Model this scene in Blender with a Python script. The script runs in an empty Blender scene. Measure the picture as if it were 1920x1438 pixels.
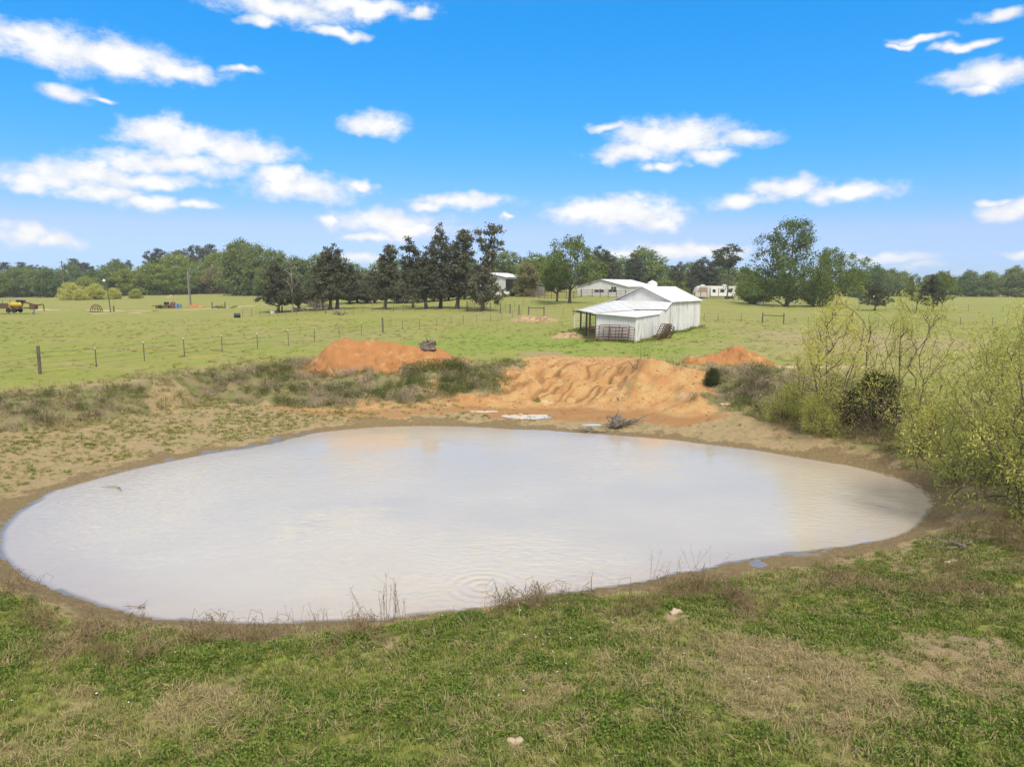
import bpy, math, random
import numpy as np
from mathutils import Vector, Matrix

S = bpy.context.scene
COL = S.collection
R = math.radians

# ------------------------------------------------------------------ camera
CAM = np.array([0.0, 0.0, 4.6]); PITCH = R(7.9); FPX = 1331.0
cd = bpy.data.cameras.new('camera'); cam = bpy.data.objects.new('camera', cd); COL.objects.link(cam)
cd.sensor_width = 36.0; cd.lens = 36.0 * FPX / 1920.0; cd.clip_start = 0.1; cd.clip_end = 8000
cam.location = CAM; cam.rotation_euler = (R(90) - PITCH, 0, 0); S.camera = cam

# ------------------------------------------------------------------ exposure and render settings
S.view_settings.view_transform = 'Standard'; S.view_settings.look = 'None'
S.view_settings.gamma = 1.0; S.view_settings.use_curve_mapping = False
S.view_settings.exposure = 0.95
S.cycles.use_denoising = True
S.cycles.max_bounces = 4; S.cycles.diffuse_bounces = 2; S.cycles.glossy_bounces = 2
S.cycles.transmission_bounces = 3; S.cycles.transparent_max_bounces = 8
S.cycles.sample_clamp_indirect = 6.0

# ------------------------------------------------------------------ world: daylight sky with fair-weather cumulus
SUN_EL, SUN_AZ = R(56), R(160)           # azimuth clockwise from +Y (view direction)
W = bpy.data.worlds.new('World'); S.world = W; W.use_nodes = True
nt = W.node_tree; nt.nodes.clear()

def N(tree, kind, **kw):
    n = tree.nodes.new(kind)
    for k, v in kw.items():
        setattr(n, k, v)
    return n
def math_node(tree, op, a, b=None, c=None, clamp=False):
    n = tree.nodes.new('ShaderNodeMath'); n.operation = op; n.use_clamp = clamp
    for i, v in enumerate((a, b, c)):
        if v is None: continue
        if isinstance(v, (int, float)): n.inputs[i].default_value = v
        else: tree.links.new(v, n.inputs[i])
    return n.outputs[0]
def vmath(tree, op, a, b=None, c=None, out=0):
    n = tree.nodes.new('ShaderNodeVectorMath'); n.operation = op
    for i, v in enumerate((a, b, c)):
        if v is None: continue
        if isinstance(v, (tuple, list)): n.inputs[i].default_value = v
        else: tree.links.new(v, n.inputs[i])
    return n.outputs[out]
def maprange(tree, v, a, b, c=0.0, d=1.0, kind='SMOOTHSTEP'):
    n = tree.nodes.new('ShaderNodeMapRange'); n.interpolation_type = kind; n.clamp = True if kind == 'LINEAR' else n.clamp
    tree.links.new(v, n.inputs[0])
    for i, x in zip((1, 2, 3, 4), (a, b, c, d)): n.inputs[i].default_value = x
    return n.outputs[0]
def mixcol(tree, fac, a, b, mode='MIX'):
    n = tree.nodes.new('ShaderNodeMix'); n.data_type = 'RGBA'; n.blend_type = mode
    if isinstance(fac, (int, float)): n.inputs[0].default_value = fac
    else: tree.links.new(fac, n.inputs[0])
    for i, v in ((6, a), (7, b)):
        if isinstance(v, (tuple, list)): n.inputs[i].default_value = (*v, 1.0) if len(v) == 3 else v
        else: tree.links.new(v, n.inputs[i])
    return n.outputs[2]
def noise_node(tree, vec, scale, detail=4.0, rough=0.55, dist=0.0, dim='3D', out=0):
    n = tree.nodes.new('ShaderNodeTexNoise'); n.noise_dimensions = dim
    if vec is not None: tree.links.new(vec, n.inputs['Vector'])
    n.inputs['Scale'].default_value = scale; n.inputs['Detail'].default_value = detail
    n.inputs['Roughness'].default_value = rough; n.inputs['Distortion'].default_value = dist
    return n.outputs[out]

sky = N(nt, 'ShaderNodeTexSky', sky_type='NISHITA', sun_disc=False)
sky.sun_elevation = SUN_EL; sky.sun_rotation = SUN_AZ; sky.altitude = 0; sky.air_density = 1.0; sky.dust_density = 0.15; sky.ozone_density = 2.0
tc = N(nt, 'ShaderNodeTexCoord')
D = vmath(nt, 'NORMALIZE', tc.outputs['Generated'])
sx = N(nt, 'ShaderNodeSeparateXYZ'); nt.links.new(D, sx.inputs[0])
az = math_node(nt, 'ARCTAN2', sx.outputs[0], sx.outputs[1]); el = math_node(nt, 'ARCSINE', sx.outputs[2])
cx = N(nt, 'ShaderNodeCombineXYZ'); nt.links.new(az, cx.inputs[0]); nt.links.new(el, cx.inputs[1])
AE = cx.outputs[0]
def px_azel(px, py):
    dx, dz = (px - 960) / FPX, -(py - 719) / FPX
    f = np.array([0, math.cos(PITCH), -math.sin(PITCH)]); u = np.array([0, math.sin(PITCH), math.cos(PITCH)])
    d = f + dx * np.array([1, 0, 0]) + dz * u; d /= np.linalg.norm(d)
    return math.atan2(d[0], d[1]), math.asin(d[2])
# cumulus in the part of the sky in view: (centre x, y, half width, half height) of each puff as seen from the camera
PUFFS = [(110, 92, 130, 38), (210, 108, 160, 32), (330, 130, 90, 18), (60, 70, 80, 26), (125, 178, 48, 16), (190, 186, 24, 6), (455, 130, 28, 9),
 (540, 18, 120, 26), (660, 10, 130, 24), (490, 42, 40, 12), (640, 64, 60, 10), (790, 22, 22, 14),
 (290, 248, 60, 30), (370, 268, 120, 30), (450, 284, 95, 28), (330, 308, 140, 22), (150, 330, 130, 30), (60, 338, 60, 20), (270, 338, 110, 16), (190, 362, 80, 16), (270, 380, 60, 18), (370, 386, 50, 9),
 (530, 330, 50, 22), (570, 352, 105, 26), (680, 346, 28, 10), (705, 235, 56, 19), (680, 238, 30, 14),
 (50, 442, 70, 18), (110, 452, 44, 14), (870, 375, 90, 16), (800, 384, 34, 10), (620, 412, 30, 9), (730, 415, 100, 24), (780, 432, 70, 18), (690, 445, 50, 8),
 (1110, 396, 80, 24), (1170, 400, 110, 30), (1240, 412, 50, 22), (1220, 252, 60, 28), (1270, 262, 120, 34), (1390, 262, 64, 16), (1180, 284, 70, 20), (1325, 296, 46, 14), (1240, 313, 36, 10), (1150, 236, 40, 7),
 (1480, 350, 70, 20), (1580, 358, 105, 20), (1395, 375, 55, 14), (1730, 76, 50, 9), (1690, 90, 26, 6), (1850, 140, 90, 24), (1830, 165, 40, 12), (1875, 28, 34, 12), (1800, 92, 50, 10), (1900, 395, 60, 18), (1860, 380, 30, 8),
 (1260, 474, 110, 16), (1340, 470, 70, 14), (1180, 480, 60, 10), (680, 482, 50, 10), (560, 505, 60, 12), (1660, 486, 90, 10), (1720, 500, 60, 8), (1905, 480, 40, 7), (1820, 512, 40, 7), (950, 408, 14, 5)]
warp = noise_node(nt, AE, 22.0, 2.0, 0.6, out=1)
ws_ = N(nt, 'ShaderNodeSeparateColor'); nt.links.new(warp, ws_.inputs[0]); warp_f = ws_.outputs[2]
wv = vmath(nt, 'MULTIPLY_ADD', warp, (0.055, 0.030, 0.0), (-0.0275, -0.015, 0.0))
AEw = vmath(nt, 'ADD', AE, wv)
best = None
for (px, py, hw, hh) in PUFFS:
    a0, e0 = px_azel(px, py)
    a1, _ = px_azel(px + hw, py); _, e1 = px_azel(px, py - hh)
    sa, se = 1 / max(abs(a1 - a0), 1e-4), 1 / max(abs(e1 - e0), 1e-4)
    v = vmath(nt, 'MULTIPLY_ADD', AEw, (sa, se, 0), (-a0 * sa, -e0 * se, 0))
    l = vmath(nt, 'LENGTH', v, out=1)
    best = l if best is None else math_node(nt, 'MINIMUM', best, l)
sc_ae = vmath(nt, 'MULTIPLY', AE, (1.0, 1.7, 0.0))
fine = noise_node(nt, sc_ae, 27.0, 7.0, 0.68)
dens = math_node(nt, 'SUBTRACT', 1.52, best)
dens = math_node(nt, 'ADD', dens, math_node(nt, 'MULTIPLY', math_node(nt, 'SUBTRACT', fine, 0.5), 1.9))
alpha_in = maprange(nt, dens, 0.06, 1.15, 0.0, 0.97)
# denser cloud out of view, implied by the soft light, thickened to whiten pond reflections
zc = math_node(nt, 'MAXIMUM', sx.outputs[2], 0.06)
pv = N(nt, 'ShaderNodeCombineXYZ')
nt.links.new(math_node(nt, 'DIVIDE', sx.outputs[0], zc), pv.inputs[0]); nt.links.new(math_node(nt, 'DIVIDE', sx.outputs[1], zc), pv.inputs[1])
gen = noise_node(nt, pv.outputs[0], 0.8, 4.0, 0.56)
alpha_gen = maprange(nt, gen, 0.33, 0.53)
frame_az = maprange(nt, math_node(nt, 'ABSOLUTE', az), 0.60, 0.80)
frame_el = maprange(nt, el, 0.345, 0.46)
outside = math_node(nt, 'MAXIMUM', frame_az, frame_el)
alpha_gen = math_node(nt, 'MULTIPLY', alpha_gen, outside)
alpha = math_node(nt, 'MAXIMUM', alpha_in, alpha_gen)
alpha = math_node(nt, 'MULTIPLY', alpha, maprange(nt, el, 0.0, 0.05))
hs = N(nt, 'ShaderNodeHueSaturation'); hs.inputs['Hue'].default_value = 0.5; hs.inputs['Saturation'].default_value = 1.2; hs.inputs['Value'].default_value = 1.0
nt.links.new(sky.outputs[0], hs.inputs['Color'])
cshade = maprange(nt, math_node(nt, 'ADD', dens, math_node(nt, 'MULTIPLY', math_node(nt, 'SUBTRACT', warp_f, .5), 2.2)), 0.3, 1.7, 0.0, 1.0)
ccol = mixcol(nt, cshade, (5.9, 6.15, 6.6), (7.6, 7.5, 7.35))
blue = mixcol(nt, 1.0, hs.outputs[0], (.50, .84, 1.25), 'MULTIPLY')
ss_ = N(nt, 'ShaderNodeSeparateColor'); nt.links.new(blue, ss_.inputs[0]); cc_ = N(nt, 'ShaderNodeCombineColor')
for i_, (k_, p_) in enumerate(((3.1, 1.75), (.79, .59), (1.06, .40))):       # deep azure above, pale blue at the skyline
    v_ = math_node(nt, 'POWER', math_node(nt, 'MULTIPLY', ss_.outputs[i_], .14), p_); nt.links.new(math_node(nt, 'MULTIPLY', v_, k_ / .1427), cc_.inputs[i_])
rl_ = cc_.inputs[0].links[0].from_socket; gl_ = cc_.inputs[1].links[0].from_socket
nt.links.new(math_node(nt, 'MINIMUM', rl_, math_node(nt, 'MULTIPLY', gl_, .70)), cc_.inputs[0])
skycol = mixcol(nt, alpha, cc_.outputs[0], ccol)
bg = N(nt, 'ShaderNodeBackground'); bg.inputs['Strength'].default_value = 0.0735
nt.links.new(skycol, bg.inputs['Color'])
wo = N(nt, 'ShaderNodeOutputWorld'); nt.links.new(bg.outputs[0], wo.inputs[0])
W.cycles.sampling_method = 'MANUAL'; W.cycles.sample_map_resolution = 512

# ------------------------------------------------------------------ sun, softened by cloud
sd = bpy.data.lights.new('sun', 'SUN'); sd.energy = 2.4; sd.angle = R(16); sd.color = (1.0, 0.93, 0.82)
sun = bpy.data.objects.new('sun', sd); COL.objects.link(sun)
sdir = Vector((math.sin(SUN_AZ) * math.cos(SUN_EL), math.cos(SUN_AZ) * math.cos(SUN_EL), math.sin(SUN_EL)))
sun.rotation_euler = sdir.to_track_quat('Z', 'Y').to_euler(); sun.location = (60, -40, 90)

# ------------------------------------------------------------------ picture-to-place helpers
def ray(px, py):
    dx, dz = (px - 960) / FPX, -(py - 719) / FPX
    return np.array([dx, math.cos(PITCH) + dz * math.sin(PITCH), -math.sin(PITCH) + dz * math.cos(PITCH)])
def at_z(px, py, z):
    d = ray(px, py); t = (z - CAM[2]) / d[2]; return CAM + d * t
def at_y(px, py, Y):
    d = ray(px, py); return CAM + d * (Y / d[1])

# ------------------------------------------------------------------ vectorised noise
_rs = np.random.RandomState(7); _P = _rs.permutation(512).astype(np.int64); _G = _rs.rand(512)
def vnoise(x, y, seed=0):
    xi = np.floor(x).astype(np.int64); yi = np.floor(y).astype(np.int64); xf = x - xi; yf = y - yi
    u = xf * xf * (3 - 2 * xf); v = yf * yf * (3 - 2 * yf)
    def h(a, b): return _G[(_P[(a + seed * 37) & 511] + b * 17 + seed) & 511]
    n00, n10, n01, n11 = h(xi, yi), h(xi + 1, yi), h(xi, yi + 1), h(xi + 1, yi + 1)
    return (n00 * (1 - u) + n10 * u) * (1 - v) + (n01 * (1 - u) + n11 * u) * v - 0.5
def fbm(x, y, oct=4, seed=0, gain=0.5):
    s = 0; a = 1.0; f = 1.0; tot = 0
    for k in range(oct):
        s = s + a * vnoise(x * f + 13.7 * k, y * f - 7.3 * k, seed + k); tot += a; a *= gain; f *= 2.03
    return s / tot * 2
def sstep(a, b, x):
    t = np.clip((x - a) / (b - a), 0, 1); return t * t * (3 - 2 * t)

# ------------------------------------------------------------------ the lie of the land
ZW = -1.9                                        # pond level; the pasture is about z = 0
_sl = np.array([-.72, -.39, -.2, 0, .1, .27, .39, .55, .72])
_yr = np.array([0, 60, 85, 105, 120, 150, 200, 300, 1000.])
_tab = np.array([[0,0,0,0,0,0,0,.2,3],[0,0,0,.1,.2,.4,1.0,1.6,3],[0,0,0,.7,.9,1.2,1.6,2,3],[0,0,0,.8,1.2,2.4,2.5,2.5,3],
 [0,0,.2,.9,1.5,2.0,2.2,2.5,3],[0,0,.2,.7,1.1,1.3,1.0,1.5,3],[0,0,0,.3,.45,.6,.6,1,3],[0,0,0,.1,.2,.2,.1,.5,3],[0,0,0,0,0,0,0,.3,3]])
def far_field(x, y):
    yy = np.clip(y, 1, 1000); s = np.clip(x / np.maximum(yy, 20), -.72, .72)
    i = np.clip(np.searchsorted(_sl, s) - 1, 0, len(_sl) - 2); j = np.clip(np.searchsorted(_yr, yy) - 1, 0, len(_yr) - 2)
    u = (s - _sl[i]) / (_sl[i + 1] - _sl[i]); v = (yy - _yr[j]) / (_yr[j + 1] - _yr[j])
    u = u * u * (3 - 2 * u)
    return (_tab[i, j] * (1 - u) + _tab[i + 1, j] * u) * (1 - v) + (_tab[i, j + 1] * (1 - u) + _tab[i + 1, j + 1] * u) * v
SHORE = [(5,1000),(30,965),(120,915),(250,880),(390,852),(500,835),(590,812),(700,801),(850,799),(960,805),(1090,812),(1180,818),(1300,830),(1400,842),(1500,858),(1590,873),(1660,890),(1720,910),(1747,935),(1735,965),(1690,1000),(1600,1020),(1480,1035),(1380,1050),(1270,1075),(1130,1096),(1000,1118),(930,1132),(830,1146),(640,1162),(520,1167),(400,1165),(280,1155),(180,1130),(90,1095),(30,1060),(5,1030)]
TOE = [(-150,900,-1.45),(0,815,-1.25),(150,800,-1.25),(300,772,-1.25),(430,752,-1.3),(520,770,-1.5),(640,775,-1.5),(760,770,-1.5),(880,762,-1.5),(960,768,-1.6),(1100,768,-1.6),(1210,776,-1.5),(1300,790,-1.5),(1380,775,-1.3),(1450,790,-1.3),(1560,825,-1.4),(1680,855,-1.4),(1800,895,-1.4),(1900,960,-1.4),(1960,1060,-1.4),(1750,1075,-1.5),(1500,1085,-1.55),(1250,1100,-1.6),(1000,1130,-1.65),(800,1158,-1.65),(600,1185,-1.6),(400,1190,-1.6),(200,1175,-1.6),(50,1120,-1.6),(-60,1050,-1.6)]
TOP = [(-300,950,-.8),(-200,800,-.3),(0,745,-.1),(130,730,-.05),(250,718,0),(400,695,0),(560,678,0),(700,683,0),(850,684,0),(930,688,0),(975,674,0),(1060,671,0),(1150,680,0),(1200,684,.15),(1280,690,.15),(1430,693,0),(1560,712,-.1),(1700,745,-.2),(1850,790,-.3),(1990,850,-.4),(2000,1150,-.95),(1750,1115,-1.1),(1500,1120,-1.2),(1250,1125,-1.2),(1000,1150,-1.2),(800,1175,-1.15),(600,1210,-1.15),(400,1240,-1.1),(200,1240,-1.1),(0,1220,-1.1),(-150,1150,-1.1)]
shore_xy = np.array([at_z(p[0], p[1], ZW)[:2] for p in SHORE])
PC = np.array([0.3, 21.5])
def polar(ctrl):
    pts = np.array([(*at_z(p[0], p[1], p[2])[:2], p[2]) if len(p) == 3 else (*at_z(p[0], p[1], ZW)[:2], ZW) for p in ctrl])
    d = pts[:, :2] - PC; th = np.arctan2(d[:, 1], d[:, 0]); r = np.hypot(d[:, 0], d[:, 1]); o = np.argsort(th)
    th, r, z = th[o], r[o], pts[o, 2]
    th = np.concatenate([th[-3:] - 2 * np.pi, th, th[:3] + 2 * np.pi])
    return th, np.concatenate([r[-3:], r, r[:3]]), np.concatenate([z[-3:], z, z[:3]])
THG = np.linspace(-np.pi, np.pi, 1441)
def smooth_periodic(a, k):
    n = len(a) - 1; b = np.concatenate([a[:-1]] * 3); ker = np.ones(k) / k
    c = np.convolve(b, ker, 'same')[n:2 * n]; return np.append(c, c[0])
_s, _t, _o = polar(SHORE), polar(TOE), polar(TOP)
RS = smooth_periodic(np.interp(THG, _s[0], _s[1]), 9)
RT = np.maximum(smooth_periodic(np.interp(THG, _t[0], _t[1]), 21), RS + 0.35); ZT = smooth_periodic(np.interp(THG, _t[0], _t[2]), 21)
RO = np.maximum(smooth_periodic(np.interp(THG, _o[0], _o[1]), 21), RT + 0.6); ZO = smooth_periodic(np.interp(THG, _o[0], _o[2]), 21)
def pond_polar(x, y):
    dx, dy = x - PC[0], y - PC[1]; th = np.arctan2(dy, dx); r = np.hypot(dx, dy)
    ip = lambda A: np.interp(th, THG, A)
    return r, th, ip(RS), ip(RT), ip(ZT), ip(RO), ip(ZO)
RAMP_A, RAMP_B = at_z(1085, 672, 0)[:2], at_z(1040, 766, -1.55)[:2]      # cattle ramp from pasture to water
def ramp_w(x, y):
    ax = RAMP_B - RAMP_A; L = np.hypot(*ax); ux, uy = ax / L
    s = ((x - RAMP_A[0]) * ux + (y - RAMP_A[1]) * uy); t = (x - RAMP_A[0]) * -uy + (y - RAMP_A[1]) * ux
    return s, t, L
def base_land(x, y):
    near = -0.62 * (1 - sstep(13, 30, y)) + 0.0
    return far_field(x, y) + near
def land(x, y, detail=True):
    x = np.asarray(x, float); y = np.asarray(y, float)
    r, th, rs, rt, zt, ro, zo = pond_polar(x, y)
    wob = 0.20 * fbm(x * 1.1, y * 1.1, 3, 3) + .10 * fbm(x * 3.7, y * 3.7, 2, 4); rsw = rs + wob * 0.6
    base = base_land(x, y)
    q = np.clip(r / np.maximum(rsw, .1), 0, 1)
    zb = ZW - 0.04 - 1.1 * (1 - q ** 2.2)
    z1 = ZW + (zt - ZW) * sstep(0, 1, np.clip((r - rsw) / (rt - rsw), 0, 1)) ** 0.9
    tb = np.clip((r - rt) / (ro - rt), 0, 1)
    edge = 0.25 * fbm(x * .9, y * .9, 3, 11) * np.sin(np.pi * tb)
    z2 = zt + (zo - zt) * sstep(0, 1, np.clip(tb + edge, 0, 1))
    z3 = zo + (base - zo) * sstep(0, 6.0, r - ro)
    z = np.where(r < rsw, zb, np.where(r < rt, z1, np.where(r < ro, z2, z3)))
    if detail:
        far_side = sstep(26, 32, y) * (1 - sstep(46, 52, y))
        bank = np.sin(np.pi * np.clip((r - rt + .3) / (ro - rt + .8), 0, 1)) * (r > rt - .3)
        z = z + bank * far_side * 0.22 * fbm(x * .8, y * .8, 4, 21)
        s, t, L = ramp_w(x, y)
        rw = sstep(-1.5, 1, s) * (1 - sstep(L - .5, L + 1.5, s)) * (1 - sstep(2.6, 4.6, np.abs(t)))
        z = z - rills(x, y) * .085        # erosion rills run down the ramp, slanting
        z = z + rw * (0.06 * fbm(x * 1.6, y * 1.6, 4, 45) + .035 * fbm(x * 5.5, y * 5.5, 3, 46))
        out = sstep(0, .6, r - rsw)
        z = z + out * (0.05 * fbm(x * .7, y * .7, 3, 51) + 0.035 * fbm(x * 3.1, y * 3.1, 3, 52))
        z = z + sstep(1, 8, r - ro) * sstep(26, 34, y) * (0.16 * fbm(x * .22, y * .22, 4, 61) + .09 * sstep(.15, .45, fbm(x * .8, y * .9, 2, 63)))
        z = z + 0.14 * (1 - sstep(11, 16, y)) * fbm(x * .5, y * .5, 4, 71) * sstep(0.5, 3, r - rt)
        # small hummock of spoil at the ramp's right shoulder
        for (hx, hy, hr, hh) in HUMPS:
            d2 = ((x - hx) ** 2 + (y - hy) ** 2) / hr ** 2
            z = z + hh * np.exp(-d2 * 1.6) * (1 + .5 * fbm(x * 1.3, y * 1.3, 3, 77))
    for (hx, hy, rx_, ry_, zp_) in PUDS:                  # level hollows that hold the puddles
        w_ = 1 - sstep(.75, 1.7, np.hypot((x - hx) / rx_, (y - hy) / ry_)); z = z * (1 - w_) + zp_ * w_
    return z
_RIL = [(t0 + .3 * math.sin(k * 7.1), .15 * math.sin(k * 3.3) + .42, (k * 37 % 10) / 10 * 1.8, 1 + (k * 53 % 10) / 10, k) for k, t0 in enumerate(np.arange(-2.2, 7.4, .62))]
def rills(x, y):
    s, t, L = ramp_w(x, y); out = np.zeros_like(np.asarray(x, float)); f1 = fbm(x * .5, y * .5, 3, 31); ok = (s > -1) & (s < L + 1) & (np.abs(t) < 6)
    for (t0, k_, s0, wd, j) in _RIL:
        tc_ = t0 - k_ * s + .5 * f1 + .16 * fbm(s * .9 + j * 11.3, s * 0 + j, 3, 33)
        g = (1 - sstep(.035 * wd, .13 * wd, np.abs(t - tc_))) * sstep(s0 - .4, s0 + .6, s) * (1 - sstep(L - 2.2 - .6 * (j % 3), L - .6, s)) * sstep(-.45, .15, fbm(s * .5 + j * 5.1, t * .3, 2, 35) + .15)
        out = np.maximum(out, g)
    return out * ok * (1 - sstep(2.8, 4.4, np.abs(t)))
PUDS = []
HUMPS = [(*at_z(1220, 690, 0.1)[:2], 1.3, .45), (*at_z(1330, 740, -.5)[:2], 1.6, .25), (*at_z(1190, 745, -1.1)[:2], 1.0, .35), (*at_z(1280, 770, -1.4)[:2], 1.3, .3), (*at_z(820, 700, -.2)[:2], 1.5, .25), (*at_z(310, 728, -.2)[:2], 1.3, -.25)]
PUDS = [(*at_z(985, 780, -1.66)[:2], 1.4, .72, -1.70), (*at_z(1110, 796, -1.76)[:2], .6, .25, -1.79), (*at_z(905, 771, -1.6)[:2], 1.0, .28, -1.63)]
def H(x, y): return float(land(np.array([x]), np.array([y]))[0])
def ground_px(px, py, lo=6.0, hi=900.0):
    """where the sight line through a picture point meets the ground"""
    d = ray(px, py); ys = np.geomspace(lo, hi, 1500); P = CAM[None] + d[None] * (ys / d[1])[:, None]
    below = P[:, 2] < land(P[:, 0], P[:, 1]); k = int(np.argmax(below)) if below.any() else len(ys) - 1
    p = P[k]; return np.array([p[0], p[1], H(p[0], p[1])])
def on_ground(px, Y):
    x = (px - 960) / FPX * (Y * math.cos(PITCH) + (CAM[2] - 0) * math.sin(PITCH)); return np.array([x, Y, H(x, Y)])

# ------------------------------------------------------------------ object helpers
def tag(o, label=None, cat=None, group=None, kind=None):
    if label: o['label'] = label
    if cat: o['category'] = cat
    if group: o['group'] = group
    if kind: o['kind'] = kind
    return o
def thing(name, label, cat, loc=(0, 0, 0), rz=0.0, group=None):
    o = bpy.data.objects.new(name, None); COL.objects.link(o); o.empty_display_size = .2
    o.location = tuple(float(v) for v in loc); o.rotation_euler = (0, 0, rz)
    return tag(o, label, cat, group)
def link_mesh(name, me, mat=None, parent=None):
    o = bpy.data.objects.new(name, me); COL.objects.link(o)
    if mat is not None and not me.materials: me.materials.append(mat)
    if parent is not None: o.parent = parent
    return o
def copy_tree(o, parent=None):
    c = o.copy(); COL.objects.link(c)
    if parent is not None: c.parent = parent
    for ch in o.children: copy_tree(ch, c)
    return c
class MB:
    """collects simple solids into one mesh"""
    def __init__(s): s.v = []; s.f = []
    def add(s, vs, fs):
        n = len(s.v); s.v += [tuple(map(float, p)) for p in vs]; s.f += [tuple(i + n for i in f) for f in fs]; return s
    def box(s, c, d, rot=None):
        hx, hy, hz = d[0] / 2, d[1] / 2, d[2] / 2
        vs = [Vector((x, y, z)) for x in (-hx, hx) for y in (-hy, hy) for z in (-hz, hz)]
        if rot is not None: vs = [rot @ v for v in vs]
        c = Vector(c); return s.add([v + c for v in vs], [(0, 1, 3, 2), (4, 6, 7, 5), (0, 4, 5, 1), (2, 3, 7, 6), (0, 2, 6, 4), (1, 5, 7, 3)])
    def tube(s, pts, rad, n=6, cap=True):
        pts = [Vector(tuple(map(float, p))) for p in pts]
        if not isinstance(rad, (list, tuple)): rad = [rad] * len(pts)
        vs, fs = [], []; up = Vector((0, 0, 1))
        for i, p in enumerate(pts):
            d = (pts[min(i + 1, len(pts) - 1)] - pts[max(i - 1, 0)]).normalized()
            a = d.cross(up if abs(d.z) < .95 else Vector((1, 0, 0))).normalized(); b = d.cross(a)
            for k in range(n):
                t = 2 * math.pi * k / n; vs.append(p + (a * math.cos(t) + b * math.sin(t)) * rad[i])
        for i in range(len(pts) - 1):
            for k in range(n):
                fs.append((i * n + k, i * n + (k + 1) % n, (i + 1) * n + (k + 1) % n, (i + 1) * n + k))
        if cap: fs += [tuple(range(n))[::-1], tuple((len(pts) - 1) * n + k for k in range(n))]
        return s.add(vs, fs)
    def prism(s, poly, off):
        """flat polygon (list of 3D points) given thickness by the vector off"""
        n = len(poly); P = [Vector(tuple(map(float, p))) for p in poly]; o = Vector(tuple(map(float, off)))
        return s.add(P + [p + o for p in P], [tuple(range(n))[::-1], tuple(range(n, 2 * n))] + [(i, (i + 1) % n, (i + 1) % n + n, i + n) for i in range(n)])
    def lathe(s, prof, n=14, c=(0, 0, 0), axis='Z'):
        vs, fs = [], []
        for (r, z) in prof:
            for k in range(n):
                t = 2 * math.pi * k / n; p = (r * math.cos(t), r * math.sin(t), z)
                if axis == 'X': p = (p[2], p[0], p[1])
                if axis == 'Y': p = (p[0], p[2], p[1])
                vs.append((p[0] + c[0], p[1] + c[1], p[2] + c[2]))
        for i in range(len(prof) - 1):
            for k in range(n): fs.append((i * n + k, i * n + (k + 1) % n, (i + 1) * n + (k + 1) % n, (i + 1) * n + k))
        fs += [tuple(range(n))[::-1], tuple((len(prof) - 1) * n + k for k in range(n))]
        return s.add(vs, fs)
    def mesh(s, name, mat=None, smooth=False):
        me = bpy.data.meshes.new(name); me.from_pydata(s.v, [], s.f); me.update()
        if mat: me.materials.append(mat)
        if smooth: me.shade_smooth()
        return me
    def build(s, name, mat, parent=None, smooth=False): return link_mesh(name, s.mesh(name, mat, smooth), None, parent)
def np_mesh(name, V, F, mat=None, smooth=False):
    """F: (n,3) or (n,4) int array"""
    me = bpy.data.meshes.new(name); k = F.shape[1]
    me.vertices.add(len(V)); me.vertices.foreach_set('co', np.ascontiguousarray(V, np.float32).ravel())
    me.loops.add(F.size); me.loops.foreach_set('vertex_index', np.ascontiguousarray(F, np.int32).ravel())
    me.polygons.add(len(F)); me.polygons.foreach_set('loop_start', np.arange(0, F.size, k, dtype=np.int32))
    me.polygons.foreach_set('loop_total', np.full(len(F), k, np.int32))
    me.update(calc_edges=True)
    if smooth: me.shade_smooth()
    if mat: me.materials.append(mat)
    return me
def set_attr(me, name, arr, kind='FLOAT'):
    a = me.attributes.new(name, kind, 'POINT')
    if kind == 'FLOAT': a.data.foreach_set('value', np.ascontiguousarray(arr, np.float32).ravel())
    elif kind == 'INT': a.data.foreach_set('value', np.ascontiguousarray(arr, np.int32).ravel())
    elif kind == 'FLOAT_VECTOR': a.data.foreach_set('vector', np.ascontiguousarray(arr, np.float32).ravel())
    else: a.data.foreach_set('color', np.ascontiguousarray(arr, np.float32).ravel())

# ------------------------------------------------------------------ materials
def new_mat(name):
    m = bpy.data.materials.new(name); m.use_nodes = True; t = m.node_tree; t.nodes.clear()
    o = N(t, 'ShaderNodeOutputMaterial'); return m, t, o
def surf(name, a, b=None, scale=4.0, rough=0.7, metal=0.0, bump=0.0, bscale=20.0, spec=0.3, c=None, cscale=1.0, cthr=(0.5, 0.62), coords='Object', stretch=(1, 1, 1), rnd=0.0):
    m, t, o = new_mat(name); p = N(t, 'ShaderNodeBsdfPrincipled'); t.links.new(p.outputs[0], o.inputs[0])
    tc = N(t, 'ShaderNodeTexCoord'); v = vmath(t, 'MULTIPLY', tc.outputs[coords], stretch)
    b = b or tuple(x * .7 for x in a)
    col = mixcol(t, maprange(t, noise_node(t, v, scale, 6, .6), .3, .7), a, b)
    if c is not None: col = mixcol(t, maprange(t, noise_node(t, v, cscale, 6, .65), *cthr), col, c)
    if rnd:
        oi = N(t, 'ShaderNodeObjectInfo'); k = maprange(t, oi.outputs['Random'], 0, 1, 1 - rnd, 1 + rnd, 'LINEAR')
        cm = N(t, 'ShaderNodeCombineColor'); [t.links.new(k, cm.inputs[i]) for i in range(3)]
        col = mixcol(t, 1.0, col, cm.outputs[0], 'MULTIPLY')
    t.links.new(col, p.inputs['Base Color']); p.inputs['Roughness'].default_value = rough; p.inputs['Metallic'].default_value = metal
    p.inputs['Specular IOR Level'].default_value = spec
    if bump:
        bn = N(t, 'ShaderNodeBump'); bn.inputs['Strength'].default_value = bump; bn.inputs['Distance'].default_value = .02
        t.links.new(noise_node(t, v, bscale, 5, .6), bn.inputs['Height']); t.links.new(bn.outputs[0], p.inputs['Normal'])
    return m
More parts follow.
